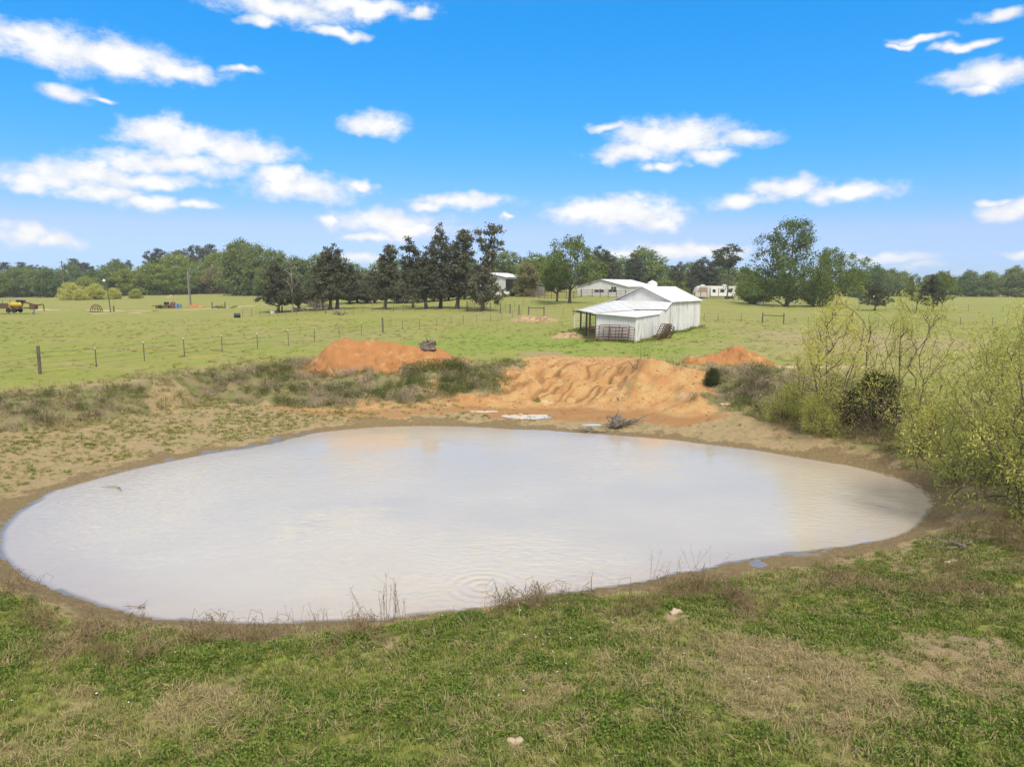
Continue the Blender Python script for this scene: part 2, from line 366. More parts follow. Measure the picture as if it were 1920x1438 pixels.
def leaf_mat(name, a, b, trans=0.3, inst=False, c=None):
    """leaf colours vary leaf by leaf (tint attribute) and plant by plant"""
    m, t, o = new_mat(name)
    at = N(t, 'ShaderNodeAttribute'); at.attribute_name = 'tint'
    col = mixcol(t, at.outputs['Fac'], a, b)
    if c is not None:
        a2 = N(t, 'ShaderNodeAttribute'); a2.attribute_type = 'INSTANCER'; a2.attribute_name = 'dry'
        col = mixcol(t, a2.outputs['Fac'], col, c)
    oi = N(t, 'ShaderNodeObjectInfo')
    hs = N(t, 'ShaderNodeHueSaturation'); t.links.new(col, hs.inputs['Color'])
    t.links.new(maprange(t, oi.outputs['Random'], 0, 1, .485, .515, 'LINEAR'), hs.inputs['Hue'])
    t.links.new(maprange(t, oi.outputs['Random'], 0, 1, 1.2, .8, 'LINEAR'), hs.inputs['Value'])
    d = N(t, 'ShaderNodeBsdfDiffuse'); tr = N(t, 'ShaderNodeBsdfTranslucent'); mx = N(t, 'ShaderNodeMixShader'); mx.inputs[0].default_value = trans
    t.links.new(hs.outputs[0], d.inputs[0]); t.links.new(hs.outputs[0], tr.inputs[0]); t.links.new(d.outputs[0], mx.inputs[1]); t.links.new(tr.outputs[0], mx.inputs[2])
    t.links.new(mx.outputs[0], o.inputs[0]); return m

# ------------------------------------------------------------------ ground
def axis(lo, hi, step, far_lo, far_hi, f0, f1, fs, g=1.055):
    a = list(np.arange(lo, f0, step)) + list(np.arange(f0, f1, fs)) + list(np.arange(f1, hi + 1e-6, step)); s = step
    while a[-1] < far_hi: s *= g; a.append(a[-1] + s)
    s = step; b = [a[0]]
    while b[-1] > far_lo: s *= g; b.append(b[-1] - s)
    return np.array(b[::-1][:-1] + a)
gx = axis(-26, 24, .14, -2500, 2500, -7, 11, .085); gy = axis(4, 48, .14, -600, 4000, 31, 46, .085)
GX, GY = np.meshgrid(gx, gy); gxf, gyf = GX.ravel(), GY.ravel()
SCAR = ground_px(312, 736)
def masks(x, y):
    r, th, rs, rt, zt, ro, zo = pond_polar(x, y); d = r - rs
    n1 = fbm(x * .45, y * .45, 4, 5); n2 = fbm(x * 1.7, y * 1.7, 3, 6)
    s, t, L = ramp_w(x, y)
    rampm = sstep(-2.2, -.2, s + n1 * 1.2) * (1 - sstep(L + .8, L + 3.4, s + n1)) * (1 - sstep(2.6, 4.4, np.abs(t - .3) + n1 * 1.6))
    pxs = x / np.maximum(y, 5) * FPX * .98 + 960
    band = sstep(455, 540, pxs + n1 * 60) * (1 - sstep(1290, 1400, pxs + n1 * 80)) * (y > 28)
    tb = (r - rt) / np.maximum(ro - rt, .3)
    lower = sstep(-1.6, -.6, (r - rt) + n2 * .5) * (1 - sstep(.22, .45, tb + n1 * .35))
    ow = .56 + .44 * sstep(820, 960, pxs); bandl = band * lower; clay = np.maximum(rampm, bandl * ow)
    rb = sstep(1150, 1210, pxs) * (1 - sstep(1290, 1380, pxs + 90 * n1)) * (y > 30) * sstep(-.1, .05, tb) * (1 - sstep(.75, 1.15, tb + n1 * .5))
    clay = np.maximum(clay, rb)
    for (hx, hy, hr, a) in [(*at_z(490, 680, 0)[:2], .5, .6), (*at_z(1180, 690, 0)[:2], 1.2, .9)]:
        clay = np.maximum(clay, a * (1 - sstep(.6, 1.3, np.hypot((x - hx), (y - hy) * .8) / hr + n2 * .5)))
    mud = .75 * (1 - sstep(.35, 1.7, d + n2 * .9 + n1 * .6)) * sstep(-.1, .1, d)
    beach = sstep(-.1, .25, d) * (1 - sstep(-.2, .5, (r - rt) + n1 * .8))
    near = 1 - sstep(15, 19, y)
    sand = beach * (.72 - .10 * near) + .12 * beach * n2
    sand = np.maximum(sand, .85 * bandl)
    for (px, py, z, rad, a) in [(1790, 1205, -.85, .85, 1.0), (1850, 1215, -.85, .7, .8), (1740, 1235, -.85, .8, .6), (1270, 1152, -1.15, .28, 1.0), (720, 1197, -1.1, .28, .7), (970, 1395, -.62, .14, .9), (925, 1325, -.65, .14, .5), (810, 1370, -.62, .3, .4), (1700, 1260, -.8, 1.0, .45), (1895, 1190, -.9, .5, .5), (1380, 1310, -.7, .5, .2), (250, 1300, -.9, .8, .2)]:
        q = at_z(px, py, z); sand = np.maximum(sand, a * (1 - sstep(.5, 1.4, np.hypot(x - q[0], y - q[1]) / rad + n2 * .7)))
    for (px, py, rx, ry, a) in [(1015, 664, 1.9, 1.4, .95), (960, 684, 1.0, 1.0, .7), (1190, 672, 1.6, .5, .6), (1075, 655, 3, .8, .3)]:
        q = at_z(px, py, 0); sand = np.maximum(sand, a * (1 - sstep(.5, 1.2, np.hypot((x - q[0]) / rx, (y - q[1]) / ry) + n2 * .6)))
    sand = np.maximum(sand, 1 - sstep(.02, .35, d))
    sand = np.maximum(sand, 1.0 * (1 - sstep(.5, 1.2, np.hypot(x - SCAR[0], (y - SCAR[1]) * .8) / 1.0 + n2 * .5)))
    dry = .5 + .9 * fbm(x * .16, y * .16, 4, 81) + .35 * n2
    fg = 1 - sstep(14, 20, y)
    # near bank: straw-coloured on the left edge, across the lower right and behind the shore
    q = at_z(1600, 1270, -.8); blob = np.exp(-(((x - q[0]) / 3.1) ** 2 + ((y - q[1]) / 1.8) ** 2))
    q = at_z(150, 1330, -.85); blob2 = np.exp(-(((x - q[0]) / 2.2) ** 2 + ((y - q[1]) / 1.4) ** 2))
    dfg = .13 + .80 * blob + .55 * blob2 + .55 * fbm(x * .55, y * .55, 4, 83) + .35 * n2
    rimdry = (1 - sstep(0.2, 1.6, np.abs(r - ro - .8))) * .75
    bankm = sstep(-.3, .4, r - rt) * (1 - sstep(-.4, .7, r - ro)) * (1 - fg)
    field = np.clip(.30 + .42 * fbm(x * .07, y * .11, 4, 85) + .25 * n2, 0, 1)
    q = at_z(1640, 640, 0); field = field + .55 * np.exp(-(((x - q[0]) / 14) ** 2 + ((y - q[1]) / 25) ** 2))
    q = at_z(300, 570, 0.0); field = field + .0
    dry = fg * dfg + (1 - fg) * np.clip(field + rimdry * .6 + bankm * .75, 0, 1)
    lush = (1 - fg) * np.exp(-((x - 6) / 16) ** 2) * np.exp(-((y - 56) / 14) ** 2) * (.6 + .8 * fbm(x * .3, y * .3, 3, 87))
    lush = lush + .35 * fg * sstep(-.1, .4, fbm(x * .5 + 9, y * .5, 3, 89))
    return np.clip(clay, 0, 1), np.clip(sand, 0, 1), np.clip(mud, 0, 1), np.clip(dry, 0, 1), np.clip(lush, 0, 1), np.clip(bankm, 0, 1)
gz = land(gxf, gyf)
GV = np.stack([gxf, gyf, gz], 1)
nxg, nyg = len(gx), len(gy)
ii = np.arange(nxg * nyg).reshape(nyg, nxg)
GF = np.stack([ii[:-1, :-1], ii[:-1, 1:], ii[1:, 1:], ii[1:, :-1]], -1).reshape(-1, 4)

m, t, o = new_mat('ground_mat')
p = N(t, 'ShaderNodeBsdfPrincipled'); t.links.new(p.outputs[0], o.inputs[0]); p.inputs['Roughness'].default_value = .92; p.inputs['Specular IOR Level'].default_value = .15
A = N(t, 'ShaderNodeAttribute'); A.attribute_name = 'ma'; sa = N(t, 'ShaderNodeSeparateColor'); t.links.new(A.outputs['Color'], sa.inputs[0])
B = N(t, 'ShaderNodeAttribute'); B.attribute_name = 'mb'; sb = N(t, 'ShaderNodeSeparateColor'); t.links.new(B.outputs['Color'], sb.inputs[0])
tc = N(t, 'ShaderNodeTexCoord'); P = tc.outputs['Object']
nf = noise_node(t, P, 9.0, 8, .65); nm = noise_node(t, P, 1.3, 6, .6); nl = noise_node(t, P, .16, 5, .6); nff = noise_node(t, P, 38.0, 5, .7)
g1 = mixcol(t, maprange(t, nm, .3, .7), (.225, .242, .052), (.275, .268, .064))
g1 = mixcol(t, maprange(t, nf, .35, .72), g1, (.160, .195, .038))
g1 = mixcol(t, math_node(t, 'MULTIPLY', maprange(t, nl, .42, .64), .75), g1, (.275, .240, .080))
g1 = mixcol(t, math_node(t, 'MULTIPLY', sb.outputs[1], .9), g1, (.165, .255, .034))
dryc = mixcol(t, maprange(t, nf, .3, .7), (.36, .29, .145), (.25, .20, .10))
dfac = maprange(t, math_node(t, 'ADD', sb.outputs[0], math_node(t, 'MULTIPLY', math_node(t, 'SUBTRACT', nm, .5), .9)), .32, .95)
grass = mixcol(t, dfac, g1, dryc)
bankc = mixcol(t, maprange(t, nf, .3, .7), (.150, .125, .062), (.235, .19, .105))
bankc = mixcol(t, maprange(t, nm, .42, .62), bankc, (.125, .15, .045))
grass = mixcol(t, math_node(t, 'MULTIPLY', sb.outputs[2], .8), grass, bankc)
# dung and dark tussocks across the pasture
vor = N(t, 'ShaderNodeTexVoronoi'); vor.inputs['Scale'].default_value = .55; t.links.new(P, vor.inputs['Vector'])
spot = math_node(t, 'MULTIPLY', maprange(t, vor.outputs['Distance'], .30, .16), maprange(t, nl, .5, .6))
grass = mixcol(t, math_node(t, 'MULTIPLY', spot, .6), grass, (.085, .075, .035))
sandc = mixcol(t, maprange(t, nf, .3, .72), (.355, .262, .145), (.255, .185, .098))
sandc = mixcol(t, maprange(t, nff, .5, .75), sandc, (.30, .215, .12))
sandc = mixcol(t, math_node(t, 'MULTIPLY', maprange(t, noise_node(t, P, 2.6, 6, .72), .46, .64), .85), sandc, (.215, .185, .075))
clayc = mixcol(t, maprange(t, nm, .32, .68), (.40, .208, .082), (.455, .305, .130))
clayc = mixcol(t, maprange(t, nf, .42, .8), clayc, (.33, .160, .060))
clayc = mixcol(t, maprange(t, noise_node(t, P, .8, 5, .6), .58, .76), clayc, (.52, .37, .205))
clayc = mixcol(t, math_node(t, 'MULTIPLY', A.outputs['Alpha'], .75), clayc, (.20, .095, .035))  # brown painted into the rill grooves where soft light leaves too little shade
clayc = mixcol(t, math_node(t, 'MULTIPLY', B.outputs['Alpha'], .7), clayc, (.26, .135, .055))
mudc = mixcol(t, maprange(t, nf, .3, .7), (.235, .165, .085), (.150, .108, .052))
mudc = mixcol(t, maprange(t, noise_node(t, P, 4.0, 5, .6), .5, .7), mudc, (.17, .145, .06))
def edge(mask, n, w): return maprange(t, math_node(t, 'ADD', mask, math_node(t, 'MULTIPLY', math_node(t, 'SUBTRACT', n, .5), w)), .38, .62)
col = mixcol(t, edge(sa.outputs[1], nf, .9), grass, sandc)
col = mixcol(t, edge(sa.outputs[0], nf, .8), col, clayc)
col = mixcol(t, edge(sa.outputs[2], nf, .7), col, mudc)
t.links.new(col, p.inputs['Base Color'])
bn = N(t, 'ShaderNodeBump'); bn.inputs['Strength'].default_value = .9; bn.inputs['Distance'].default_value = .05
hsum = math_node(t, 'ADD', math_node(t, 'MULTIPLY', nf, 1.0), math_node(t, 'MULTIPLY', nff, .5))
t.links.new(hsum, bn.inputs['Height']); t.links.new(bn.outputs[0], p.inputs['Normal'])
GROUND_MAT = m
_pp = pond_polar(gxf, gyf); wet = np.clip((1 - sstep(-.2, .9, _pp[0] - _pp[3] + .5 * fbm(gxf * .8, gyf * .8, 3, 15))) * (gyf > 30), 0, 1)
gme = np_mesh('ground', GV, GF, m, True)
mk = masks(gxf, gyf)
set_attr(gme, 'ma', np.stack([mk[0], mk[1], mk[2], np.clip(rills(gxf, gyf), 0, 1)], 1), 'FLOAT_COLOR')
set_attr(gme, 'mb', np.stack([mk[3], mk[4], mk[5], wet], 1), 'FLOAT_COLOR')
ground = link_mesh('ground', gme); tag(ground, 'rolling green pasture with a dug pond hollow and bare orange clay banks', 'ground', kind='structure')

# ------------------------------------------------------------------ pond
nr, nth = 90, 360
rr = np.linspace(0.0005, 1.0, nr); tt = np.linspace(-np.pi, np.pi, nth, endpoint=False)
TT, RR = np.meshgrid(tt, rr); rad = RR * (np.interp(TT, THG, RS) + .9)
wx, wy = (PC[0] + rad * np.cos(TT)).ravel(), (PC[1] + rad * np.sin(TT)).ravel()
jj = np.arange(nr * nth).reshape(nr, nth); j2 = np.roll(jj, -1, 1)
WF = np.stack([jj[:-1], jj[1:], j2[1:], j2[:-1]], -1).reshape(-1, 4)
m, t, o = new_mat('pond_water')
tc = N(t, 'ShaderNodeTexCoord'); P = tc.outputs['Object']
dp = N(t, 'ShaderNodeAttribute'); dp.attribute_name = 'depth'
overcast_silt = mixcol(t, maprange(t, noise_node(t, P, .22, 4, .5), .3, .7), (.475, .414, .318), (.51, .444, .344))  # pale body colour stands in for the white overcast the pond would mirror
overcast_silt = mixcol(t, maprange(t, dp.outputs['Fac'], .05, .5), (.43, .36, .28), overcast_silt)
df = N(t, 'ShaderNodeBsdfDiffuse'); t.links.new(overcast_silt, df.inputs[0])
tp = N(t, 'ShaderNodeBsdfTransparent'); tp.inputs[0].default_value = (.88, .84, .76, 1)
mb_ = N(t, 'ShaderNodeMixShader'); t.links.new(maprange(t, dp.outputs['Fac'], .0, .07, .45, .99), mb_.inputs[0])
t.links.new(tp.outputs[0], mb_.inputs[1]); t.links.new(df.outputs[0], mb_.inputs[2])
gl = N(t, 'ShaderNodeBsdfGlossy'); gl.inputs['Roughness'].default_value = .02
rp = at_z(905, 1100, ZW)
w1 = noise_node(t, vmath(t, 'MULTIPLY', P, (1.0, 1.9, 1.0)), 3.0, 2.0, .5, .8)
w2 = noise_node(t, vmath(t, 'MULTIPLY', P, (1.0, 1.6, 1.0)), .7, 2, .5)
gust = maprange(t, noise_node(t, P, .11, 3, .5), .36, .60, .10, 1.0)
sp = N(t, 'ShaderNodeSeparateXYZ'); t.links.new(P, sp.inputs[0])
dr = vmath(t, 'DISTANCE', P, (float(rp[0]), float(rp[1]), 0.0), out=1)
ring = math_node(t, 'MULTIPLY', math_node(t, 'SINE', math_node(t, 'MULTIPLY', dr, 24.0)), maprange(t, dr, 1.25, .2))
hgt = math_node(t, 'ADD', math_node(t, 'MULTIPLY', math_node(t, 'MULTIPLY', w1, gust), .9), math_node(t, 'MULTIPLY', w2, .5))
hgt = math_node(t, 'ADD', hgt, math_node(t, 'MULTIPLY', ring, .38))
bn = N(t, 'ShaderNodeBump'); bn.inputs['Strength'].default_value = .48; bn.inputs['Distance'].default_value = .05
t.links.new(hgt, bn.inputs['Height']); t.links.new(bn.outputs[0], gl.inputs['Normal'])
fr = N(t, 'ShaderNodeFresnel'); fr.inputs['IOR'].default_value = 2.6; t.links.new(bn.outputs[0], fr.inputs['Normal'])
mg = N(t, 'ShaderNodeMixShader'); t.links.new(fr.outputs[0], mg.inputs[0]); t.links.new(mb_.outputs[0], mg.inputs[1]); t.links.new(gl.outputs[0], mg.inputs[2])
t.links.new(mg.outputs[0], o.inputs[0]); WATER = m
m2, t2_, o2_ = new_mat('puddle_water'); d2_ = N(t2_, 'ShaderNodeBsdfDiffuse'); d2_.inputs[0].default_value = (.58, .54, .49, 1); g2_ = N(t2_, 'ShaderNodeBsdfGlossy'); g2_.inputs['Roughness'].default_value = .02
f2_ = N(t2_, 'ShaderNodeFresnel'); f2_.inputs['IOR'].default_value = 1.5; x2_ = N(t2_, 'ShaderNodeMixShader'); t2_.links.new(f2_.outputs[0], x2_.inputs[0]); t2_.links.new(d2_.outputs[0], x2_.inputs[1]); t2_.links.new(g2_.outputs[0], x2_.inputs[2]); t2_.links.new(x2_.outputs[0], o2_.inputs[0]); PUDDLE = m2
WV = np.stack([wx, wy, np.zeros_like(wx)], 1)
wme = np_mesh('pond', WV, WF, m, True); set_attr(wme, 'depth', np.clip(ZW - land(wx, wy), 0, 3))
pond = link_mesh('pond', wme); pond.location = (0, 0, ZW); tag(pond, 'silty stock pond painted pale for reflected overcast, with low wind ripples', 'pond', kind='structure')

# ------------------------------------------------------------------ tree and shrub growing
BARK = surf('bark', (.115, .092, .072), (.062, .050, .040), 6, .95, bump=.6, bscale=30, stretch=(1, 1, .25))
BARK_PALE = surf('bark_pale', (.27, .245, .21), (.16, .14, .12), 5, .95, bump=.5, bscale=30, stretch=(1, 1, .25))
TWIG = surf('twig_bark', (.150, .110, .080), (.085, .066, .050), 8, .9)
DEADWOOD = surf('dead_wood', (.24, .20, .16), (.10, .083, .066), 7, .95, bump=.5, bscale=40)
L_CEDAR = leaf_mat('cedar_foliage', (.072, .088, .050), (.180, .170, .100), .28)
L_OAK = leaf_mat('oak_leaves', (.125, .180, .042), (.255, .290, .080), .4)
L_WOOD = leaf_mat('woodland_leaves', (.135, .195, .060), (.265, .310, .105), .4)
L_FRESH = leaf_mat('fresh_spring_leaves', (.185, .255, .048), (.335, .375, .09), .45)
L_PINE = leaf_mat('pine_needles', (.072, .090, .056), (.155, .155, .098), .25)
L_WILLOW = leaf_mat('willow_leaves', (.42, .455, .100), (.60, .575, .180), .5)
L_BUDS = leaf_mat('budding_leaves', (.19, .20, .07), (.29, .255, .11), .35)
L_BUSH = leaf_mat('juniper_bush_foliage', (.050, .070, .024), (.130, .140, .050), .25)

def rand_dirs(rng, n):
    v = rng.normal(size=(n, 3)); return v / np.linalg.norm(v, axis=1, keepdims=True)
def leaf_mesh(name, C, size, rng, mat, aspect=.6, droop=0.0, up=0.35, tint=None):
    """many small folded leaf-sprig faces round the points C"""
    n = len(C); a = rand_dirs(rng, n); a[:, 2] -= droop; a /= np.linalg.norm(a, axis=1, keepdims=True)
    b = rand_dirs(rng, n); b = np.cross(a, b); b /= np.maximum(np.linalg.norm(b, axis=1, keepdims=True), 1e-6)
    c = np.cross(a, b); flip = np.where(c[:, 2] < 0, -1, 1)[:, None]; c = c * flip
    s = (size * rng.uniform(.6, 1.35, n))[:, None]
    V = np.stack([C - a * s * .5, C + b * s * aspect * .5 + c * s * .12, C + a * s * .5, C - b * s * aspect * .5 + c * s * .12], 1).reshape(-1, 3)
    F = np.arange(n * 4).reshape(n, 4)
    me = np_mesh(name, V, F, mat)
    tv = rng.rand(n) if tint is None else np.clip(tint, 0, 1)
    set_attr(me, 'tint', np.repeat(tv, 4)); return me
def grow(rng, trunk, targets, seg=4, jitter=.12, sag=.06, lower=.55):
    """branch skeleton: each target joins the nearest wood that lies below or inside it"""
    nodes = [np.array(p, float) for p in trunk]; par = [-1] + list(range(len(trunk) - 1)); tips = []
    starts = [i for i, p in enumerate(par) if p == -1]
    ax = np.array(trunk)[:, :2].mean(0)
    order = np.argsort(np.hypot(targets[:, 0] - ax[0], targets[:, 1] - ax[1]) + .25 * targets[:, 2])
    for k in order:
        T = targets[k]; A = np.array(nodes); d = T - A; dist = np.linalg.norm(d, axis=1)
        hor = np.hypot(d[:, 0], d[:, 1]); pen = np.maximum(0, A[:, 2] + lower * hor - T[2]) * 1.6
        j = int(np.argmin(dist + pen)); p0 = nodes[j]; L = dist[j]; m = max(2, min(seg, int(L / .35) + 1)); prev = j
        for q in range(1, m + 1):
            f = q / m; p = p0 + (T - p0) * f + rng.normal(size=3) * jitter * L * (.35 if q < m else 0) * .5
            p[2] += sag * L * math.sin(math.pi * f)
            nodes.append(p); par.append(prev); prev = len(nodes) - 1
        tips.append(prev)
    return np.array(nodes), par, tips
def wood_mesh(name, nodes, par, tips, rtip, power, mat, rmax=None, sides=5, root_flare=1.6):
    n = len(nodes); cnt = np.zeros(n); cnt[tips] = 1
    for i in range(n - 1, 0, -1):
        if par[i] >= 0: cnt[par[i]] += cnt[i]
    rad = rtip * np.maximum(cnt, 1) ** power
    if rmax: rad = np.minimum(rad, rmax)
    i = np.array([k for k in range(n) if par[k] >= 0]); p = np.array([par[k] for k in i]); A, B = nodes[p], nodes[i]
    d = B - A; L = np.maximum(np.linalg.norm(d, axis=1, keepdims=True), 1e-6); d = d / L
    ref = np.where(np.abs(d[:, 2:3]) < .9, np.array([[0, 0, 1.]]), np.array([[1., 0, 0]])); u = np.cross(d, ref); u /= np.linalg.norm(u, axis=1, keepdims=True); w = np.cross(d, u)
    ra = np.minimum(rad[p], rad[i] * 1.6 + rtip)[:, None]; ra = np.where((p == 0)[:, None], ra * root_flare, ra); rb = rad[i][:, None]
    rings = []
    for (Q, rr_) in ((A - d * ra * .3, ra), (B, rb)):
        rings.append(np.stack([Q + (u * math.cos(2 * math.pi * k / sides) + w * math.sin(2 * math.pi * k / sides)) * rr_ for k in range(sides)], 1))
    V = np.concatenate(rings, 1); E = len(i); base = (np.arange(E) * 2 * sides)[:, None]
    F = np.concatenate([np.stack([base[:, 0] + k, base[:, 0] + (k + 1) % sides, base[:, 0] + sides + (k + 1) % sides, base[:, 0] + sides + k], 1) for k in range(sides)])
    return np_mesh(name, V.reshape(-1, 3), F, mat, True)
def envelope(rng, n, prof, h, lean=(0, 0), lump=.25, inner=.35, zbias=1.0):
    """n points inside a lumpy crown; prof = [(height fraction, radius in m)]"""
    z = rng.uniform(prof[0][0], prof[-1][0], n * 6); rmax = max(p[1] for p in prof)
    rz = np.interp(z, [p[0] for p in prof], [p[1] for p in prof])
    keep = rng.rand(n * 6) < (rz / rmax) ** 1.2; z, rz = z[keep][:n], rz[keep][:n]; n = len(z)
    a = rng.uniform(0, 2 * np.pi, n); ph = rng.uniform(0, 6, 6)
    lumpf = 1 + lump * (np.sin(2 * a + ph[0] + 4 * z) + np.sin(3 * a + ph[1] - 7 * z) * .7 + .8 * np.sin(9 * z + ph[2] + a)) * .6
    r = rz * lumpf * np.sqrt(rng.uniform(inner ** 2, 1, n))
    return np.stack([r * np.cos(a) + lean[0] * z ** 1.5, r * np.sin(a) + lean[1] * z ** 1.5, z * h], 1)
def clusters(rng, centers, per, sig, flat=.7):
    C = np.repeat(centers, per, 0); g = rng.normal(size=C.shape) * sig; g[:, 2] *= flat; return C + g
def trunk_line(rng, h, top, lean=(0, 0), wob=.15, n=9):
    z = np.linspace(0, top, n); w = np.cumsum(rng.normal(size=(n, 2)) * wob * h / n * .35, 0); w[0] = 0
    return np.stack([w[:, 0] + lean[0] * (z / h) ** 1.5, w[:, 1] + lean[1] * (z / h) ** 1.5, z], 1)
PROTO = bpy.data.collections.new('protos')       # never linked to the scene: only mesh sources
def make_tree(kind, seed, h, prof, n, per, sig, leaf, lmat, top=.85, lean=(0, 0), lump=.25, rtip=.02, power=.46, bark=None, inner=.35, sag=.05, lower=.5, flat=.7, sides=5, aspect=.6, rmax=None, along=0):
    rng = np.random.RandomState(seed)
    tr = trunk_line(rng, h, h * top, lean); tg = envelope(rng, n, prof, h, lean, lump, inner)
    nodes, par, tips = grow(rng, tr, tg, sag=sag, lower=lower)
    wood = wood_mesh(kind + '_trunk', nodes, par, tips, rtip, power, bark or BARK, rmax, sides)
    cen = nodes[tips]
    if along:
        k = rng.choice(np.arange(len(tr), len(nodes)), min(along, len(nodes) - len(tr)), False); cen = np.concatenate([cen, nodes[k]])
    C = clusters(rng, cen, per, sig, flat)
    # sprigs nearer each clump's top catch more new growth
    lm = leaf_mesh(kind + '_crown', C, leaf, rng, lmat, aspect)
    return wood, lm
def plant_tree(name, meshes, label, cat, loc, rz=0, sc=1.0, group=None, parts=('trunk', 'crown'), sxy=None):
    t_ = thing(name, label, cat, loc, rz, group); t_.scale = (sc * (sxy or 1), sc * (sxy or 1), sc)
    for nm, me in zip(parts, meshes):
        if me is not None:
            o_ = link_mesh(nm, me, None, t_)
            if nm in ('twig', 'leaves', 'stems'): o_['kind'] = 'stuff'
    return t_
def base_at(px, Y, sink=.05):
    p = on_ground(px, Y); p[2] -= sink; return p

# ---- old cedars: shaggy dark crowns, bare leaning trunks, ragged windswept tops
CEDARS = []
cprof = [
 [(.16, 1.6), (.26, 3.4), (.42, 3.5), (.58, 2.8), (.72, 2.0), (.85, 1.5), (.97, .5)],
 [(.20, 1.4), (.30, 2.9), (.45, 2.6), (.56, 1.7), (.70, 1.9), (.84, 1.6), (.98, .6)],
 [(.17, 2.4), (.25, 4.2), (.40, 4.0), (.55, 3.2), (.72, 2.3), (.88, 1.2), (.99, .3)],
 [(.10, 2.0), (.18, 3.2), (.36, 3.0), (.50, 1.5), (.64, 1.3), (.80, 2.3), (.96, 1.5)],
 [(.30, 1.3), (.42, 1.5), (.55, 1.2), (.68, 1.7), (.82, 1.3), (.98, .3)]]
for k, pr in enumerate(cprof):
    CEDARS.append(make_tree('cedar', 300 + k, 12.0, pr, [190, 150, 230, 150, 80][k], 46, .30, .30, L_CEDAR, .93, [(1.0, 0), (1.5, 0), (.3, 0), (2.2, 0), (.8, 0)][k], 0.58, .024, .47, inner=.25, sag=.02, lower=.15, flat=.6, aspect=.7, along=35))
# ---- spreading oaks and leafy trees
OAK_BIG = make_tree('oak', 41, 16.5, [(.08, 5.0), (.16, 8.8), (.30, 9.6), (.45, 8.2), (.60, 6.8), (.76, 5.2), (.90, 3.6), (1.0, 1.2)], 400, 40, .48, .34, L_OAK, .80, (1.6, 0), .50, .022, .45, lower=.45, rmax=.62, along=90)
OAK_MID = make_tree('oak', 45, 11.5, [(.28, 2.0), (.38, 4.2), (.52, 5.2), (.70, 5.0), (.86, 3.6), (1.0, 1.2)], 170, 38, .40, .32, L_OAK, .80, (.3, 0), .35, .022, .46, lower=.55, rmax=.42, along=30, inner=.5)
GREEN_MID = make_tree('green_tree', 46, 9.0, [(.06, 2.2), (.2, 4.2), (.45, 4.6), (.7, 3.8), (.9, 2.2), (1.0, .8)], 240, 50, .42, .32, L_FRESH, .75, (0, 0), .3, .02, .45, along=60)
WOODS = []
for k in range(5):
    h = 10.0
    pr = [[(.03, 3.0), (.2, 4.4), (.5, 4.8), (.8, 3.6), (1, 1.0)], [(.03, 2.6), (.25, 3.8), (.6, 4.3), (.85, 3.2), (1, 1.2)], [(.02, 3.4), (.3, 4.6), (.6, 4.2), (.85, 2.6), (1, .6)], [(.05, 2.4), (.3, 3.4), (.6, 3.6), (.85, 2.4), (1, .8)], [(.02, 4.0), (.3, 5.2), (.6, 5.0), (.85, 3.2), (1, 1.0)]][k]
    WOODS.append(make_tree('woodland_tree', 60 + k, h, pr, 190, 38, .52, .46, [L_WOOD, L_FRESH, L_WOOD, L_BUDS, L_FRESH][k], .8, (0, 0), .32, .02, .44, along=50))
PINES = []
for k in range(4):
    pr = [[(.55, 1.6), (.68, 3.4), (.82, 3.6), (.94, 2.2), (1, .6)], [(.45, 1.8), (.6, 3.0), (.75, 2.6), (.9, 2.4), (1, .8)], [(.62, 2.4), (.74, 4.6), (.88, 4.0), (1, 1.2)], [(.12, 2.2), (.3, 3.2), (.55, 3.0), (.8, 2.0), (1, .5)]][k]
    PINES.append(make_tree('pine', 80 + k, 14.0, pr, [60, 65, 60, 130][k], 60, .44, .40, L_PINE, .9, (.6 - .3 * k, 0), .4, .03, .44, lower=.3, sag=.04, flat=.5, along=14))
BUSH_ROUND = make_tree('bush', 95, 3.2, [(.02, 1.6), (.25, 2.2), (.6, 1.9), (.9, 1.1), (1, .5)], 110, 46, .30, .24, L_WILLOW, .6, (0, 0), .2, .012, .42)
DEADTREE = None
rng = np.random.RandomState(5); tr = trunk_line(rng, 9, 7.6, (.2, 0)); tg = envelope(rng, 46, [(.35, .8), (.6, 1.8), (.8, 1.6), (1, .5)], 9, (.2, 0), .4, .3)
nd, pa, tp_ = grow(rng, tr, tg, jitter=.25); DEADTREE = (wood_mesh('dead_tree', nd, pa, tp_, .022, .42, BARK_PALE, .22), leaf_mesh('dead_twigs', clusters(rng, nd[tp_], 7, .45), .30, rng, L_BUDS, .12))

CL = 'shaggy dark cedar with bare trunk, '
def cedar(k, px, Y, hpx, label, rz=0, sxy=None):
    hm = hpx * Y / FPX; plant_tree('cedar_tree', CEDARS[k], label, 'tree', base_at(px, Y), rz, hm / 12.0, 'old cedars along the pasture fence', sxy=sxy)
cedar(2, 521, 112, 100, 'shaggy dark cedar with a pale object at its foot, beside the bare grey tree', 0, 1.05)
cedar(0, 559, 113, 66, 'small dark cedar leaning beside the bare grey trunk', 2.0, .9)
cedar(4, 606, 111, 112, 'thin half dead cedar snag with bare forked top', .4, .6)
cedar(0, 620, 112, 118, 'broad dark cedar of the three trunks standing close together', 4.2)
cedar(2, 632, 113, 122, 'tallest dark cedar of the three trunks standing close together', 1.2, .95)
cedar(1, 722, 111, 122, 'lone dark cedar with leaning trunk and ragged notched crown', 0)
cedar(4, 775, 116, 132, 'slim open cedar top behind the cedar row', 2.6, .9)
cedar(0, 800, 110, 118, 'dark cedar with the slimmest trunk in the row beside the shed', 5.4)
cedar(2, 826, 113, 158, 'tall double topped cedar in the middle of the row beside the shed', .3, .72)
